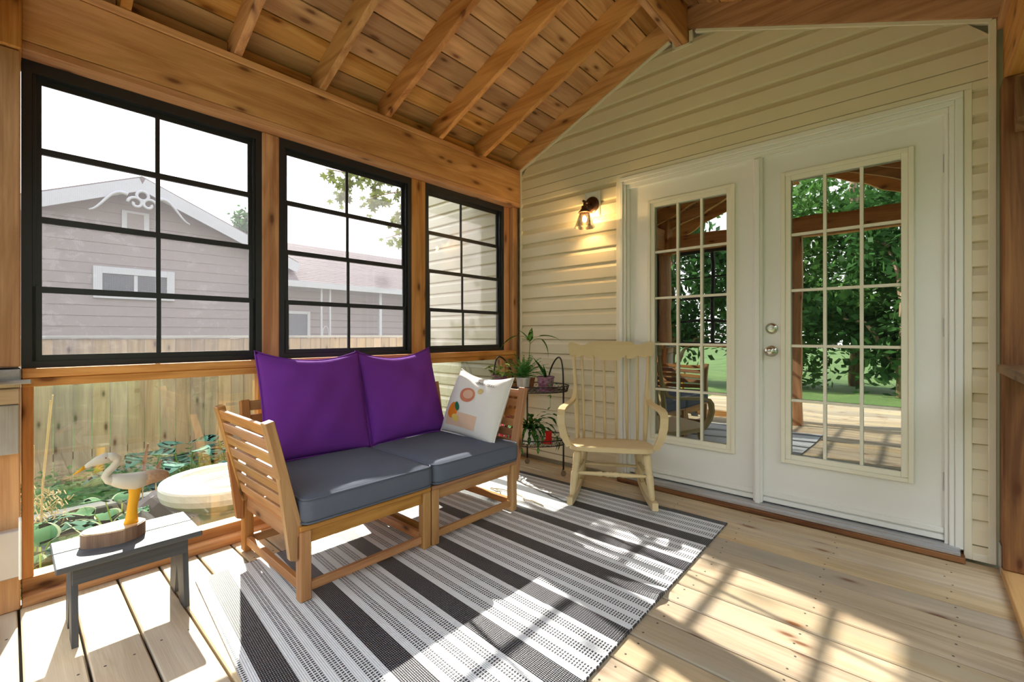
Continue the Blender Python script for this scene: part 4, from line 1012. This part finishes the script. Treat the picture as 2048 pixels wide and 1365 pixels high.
# ---- ground cover leaves
mb = MB(); random.seed(33)
for k in range(9000):
    x_ = random.uniform(-3.45, -.22); y_ = random.uniform(-4.6, -.1)
    r_ = random.uniform(.015, .04); z_ = GZ+random.uniform(.02, .13)+(.10 if x_ < -1.6 else 0); a = random.uniform(0, 6.28)
    t1 = random.uniform(-.5, .5); t2 = random.uniform(-.5, .5)
    ca, sa = math.cos(a), math.sin(a)
    P = [(1, 0), (.2, .55), (-.8, 0), (.2, -.55)]
    mb.add([(x_+r_*(p_*ca-q_*sa), y_+r_*(p_*sa+q_*ca), z_+r_*(p_*t1+q_*t2)) for p_, q_ in P], [(0, 1, 2, 3)])
tag(mb.build('ground_cover', COVER), 'low green ground cover leaves filling the garden bed', 'ground cover', kind='stuff')
# ---- trees
def tree(loc, h, crown, label, mat, n=2500, trunk=.16, leaf=.16, seed=0, group=None, zc=None):
    rnd = random.Random(seed); t = thing('tree', label, 'tree', loc, 0, group)
    MB().tube([(0, 0, 0), (.05, .03, h*.3), (-.04, .05, h*.6), (0, 0, h*.85)], [trunk, trunk*.8, trunk*.5, trunk*.2], 9).build('trunk', BARK['z'], t, smooth=True)
    cz = zc or h*.62; mb = MB(); cl = []
    for k in range(26):
        u_ = Vector((rnd.gauss(0, 1), rnd.gauss(0, 1), rnd.gauss(0, 1))).normalized()*rnd.uniform(.45, 1); cl.append(Vector((u_.x*crown[0], u_.y*crown[1], cz+u_.z*crown[2])))
    for c_ in cl[:9]: MB().tube([(0, 0, max(.3, c_.z-crown[2]*.6)), (c_.x*.5, c_.y*.5, c_.z-.2), tuple(c_)], [trunk*.35, trunk*.2, .02], 6).build('branch', BARK['z'], t)
    rc_ = min(crown)*.42
    for k in range(n):
        c_ = rnd.choice(cl); p_ = c_+Vector((rnd.gauss(0, .5), rnd.gauss(0, .5), rnd.gauss(0, .45)))*rc_
        e1 = Vector((rnd.gauss(0, 1), rnd.gauss(0, 1), rnd.gauss(0, .6))).normalized()*leaf*rnd.uniform(.5, 1); e2 = e1.cross(Vector((rnd.gauss(0, 1), rnd.gauss(0, 1), rnd.gauss(0, 1)))).normalized()*leaf*.4
        mb.add([p_-e1, p_+e2, p_+e1, p_-e2], [(0, 1, 2, 3)])
    o = mb.build('foliage', mat, t); o['kind'] = 'stuff'
    return t
tree((-15, 2.2, GZ), 6.2, (1.3, .75, .9), 'distant tree rising behind the gabled roof', TREE2, 2600, .2, .13, 1, zc=4.75)
tree((-17, 2.75, GZ), 5.6, (1.2, .7, .8), 'smaller distant tree rising over the shingle ridge', TREE2, 1600, .16, .13, 2, zc=4.2)
for k, (x_, y_, h_, cr_) in enumerate(((-3.5, -11.5, 8, (2.0, 1.6, 2.9)), (-.5, -12.5, 9, (2.2, 1.8, 3.4)), (2.4, -11.0, 7.5, (1.9, 1.6, 2.8)), (5.0, -11.8, 9, (2.2, 1.8, 3.3)), (-6.5, -10.5, 8, (2.1, 1.7, 3.0)), (1.2, -14, 10, (2.6, 1.8, 4)), (8.5, -9.0, 8, (2.1, 2.1, 3.0)))):
    tree((x_, y_, GZ), h_, cr_, 'leafy tree at the far side of the lawn', TREE1 if k % 2 else TREE2, 7000, .2, .15, 40+k, 'trees across the lawn', h_*.38)
for k, (x_, y_, h_, cr_) in enumerate(((7.2, -1.0, 6.5, (1.8, 2.0, 2.7)), (7.8, -4.8, 7, (1.9, 2.1, 2.9)), (8.6, 2.4, 7, (2.0, 2.1, 2.8)))):  # out-of-view trees added to hold back sky light and tint it green
    tree((x_, y_, GZ), h_, cr_, 'unseen leafy tree added beside the porch to dim sky light', TREE2, 6000, .2, .15, 60+k, 'trees added to shade the porch side', h_*.4)
# ---- maple with overhanging branch
mp = thing('maple_tree', 'maple whose leafy branch hangs before the middle window', 'tree', (-3.1, 1.75, GZ))
MB().tube([(0, 0, 0), (.04, -.02, 1.5), (0, .03, 3.0), (.03, .05, 4.8)], [.13, .11, .09, .05], 10).build('trunk', BARK['z'], mp, smooth=True)
star = []
for k in range(15):
    a = -math.pi*.85+k*(math.pi*1.7)/14; r_ = (1.0 if k % 3 == 1 else (.62 if k % 3 else .45)); star.append((.055*r_*math.cos(a)+.02, .055*r_*math.sin(a)))
star.append((-.03, 0))
mm_ = MB(); mm_.add([(x_, y_, .006*math.sin(x_*60)) for x_, y_ in star], [tuple(range(len(star)))]); mleaf = mm_.mesh('maple_leaf', MAPLE)
def mloc(v): return Vector(v)-Vector((-3.1, 1.75, GZ))
random.seed(77); sprays = []
for pts in (((820, 350), (765, 352), (705, 348), (652, 338)), ((820, 380), (790, 385), (755, 392), (735, 400)), ((820, 405), (800, 425), (785, 440)), ((825, 465), (800, 468), (772, 477)), ((705, 348), (690, 370), (685, 392)), ((765, 352), (750, 375), (748, 398))):
    W_ = [mloc(px(u, v, -3.0+random.uniform(-.15, .15))) for u, v in pts]
    if pts[0][0] >= 820: W_ = [Vector((0, 0, W_[0].z-.15))]+W_
    MB().tube(W_, [.012*(1-.6*i/len(W_)) for i in range(len(W_))], 6).build('branch', BARK['x'], mp)
    for a_, b_ in zip(W_[-len(pts):], W_[-len(pts)+1:]): sprays.append((a_, b_))
for k in range(285):
    a_, b_ = random.choice(sprays); p_ = a_.lerp(b_, random.random())+Vector((random.gauss(0, .09), random.gauss(0, .045), random.gauss(-.06, .055)))
    o = link('leaf', mleaf, mp, tuple(p_)); o.rotation_euler = (random.uniform(-.9, .9), random.uniform(.2, 1.5), random.uniform(0, 6.28)); s_ = random.uniform(.85, 1.4); o.scale = (s_, s_, s_)
rnd = random.Random(9); mb = MB()
for k in range(2200):
    p_ = Vector((rnd.gauss(0, .75), .7+rnd.gauss(0, .75), 4.9+rnd.gauss(0, .45)))
    e1 = Vector((rnd.gauss(0, 1), rnd.gauss(0, 1), rnd.gauss(0, .5))).normalized()*.08; e2 = e1.cross(Vector((rnd.gauss(0, 1), rnd.gauss(0, 1), rnd.gauss(0, 1)))).normalized()*.05
    mb.add([p_-e1, p_+e2, p_+e1, p_-e2], [(0, 1, 2, 3)])
o = mb.build('foliage', MAPLE, mp); o['kind'] = 'stuff'

# ---- groups of repeats
for o in COL.objects:
    if o.parent is None:
        g_ = {'sofa_section': 'sofa sections', 'seat_cushion': 'seat cushions on the sofa', 'throw_pillow': 'purple throw pillows', 'hosta': 'hostas outside the glass', 'broad_leaf_plant': 'broad leaved plants by the fence',
              'potted_plant': 'potted plants on the stand', 'landscape_timber': 'landscape timbers', 'garden_rock': 'garden rocks'}.get(o.name.split('.')[0])
        if g_: o['group'] = g_
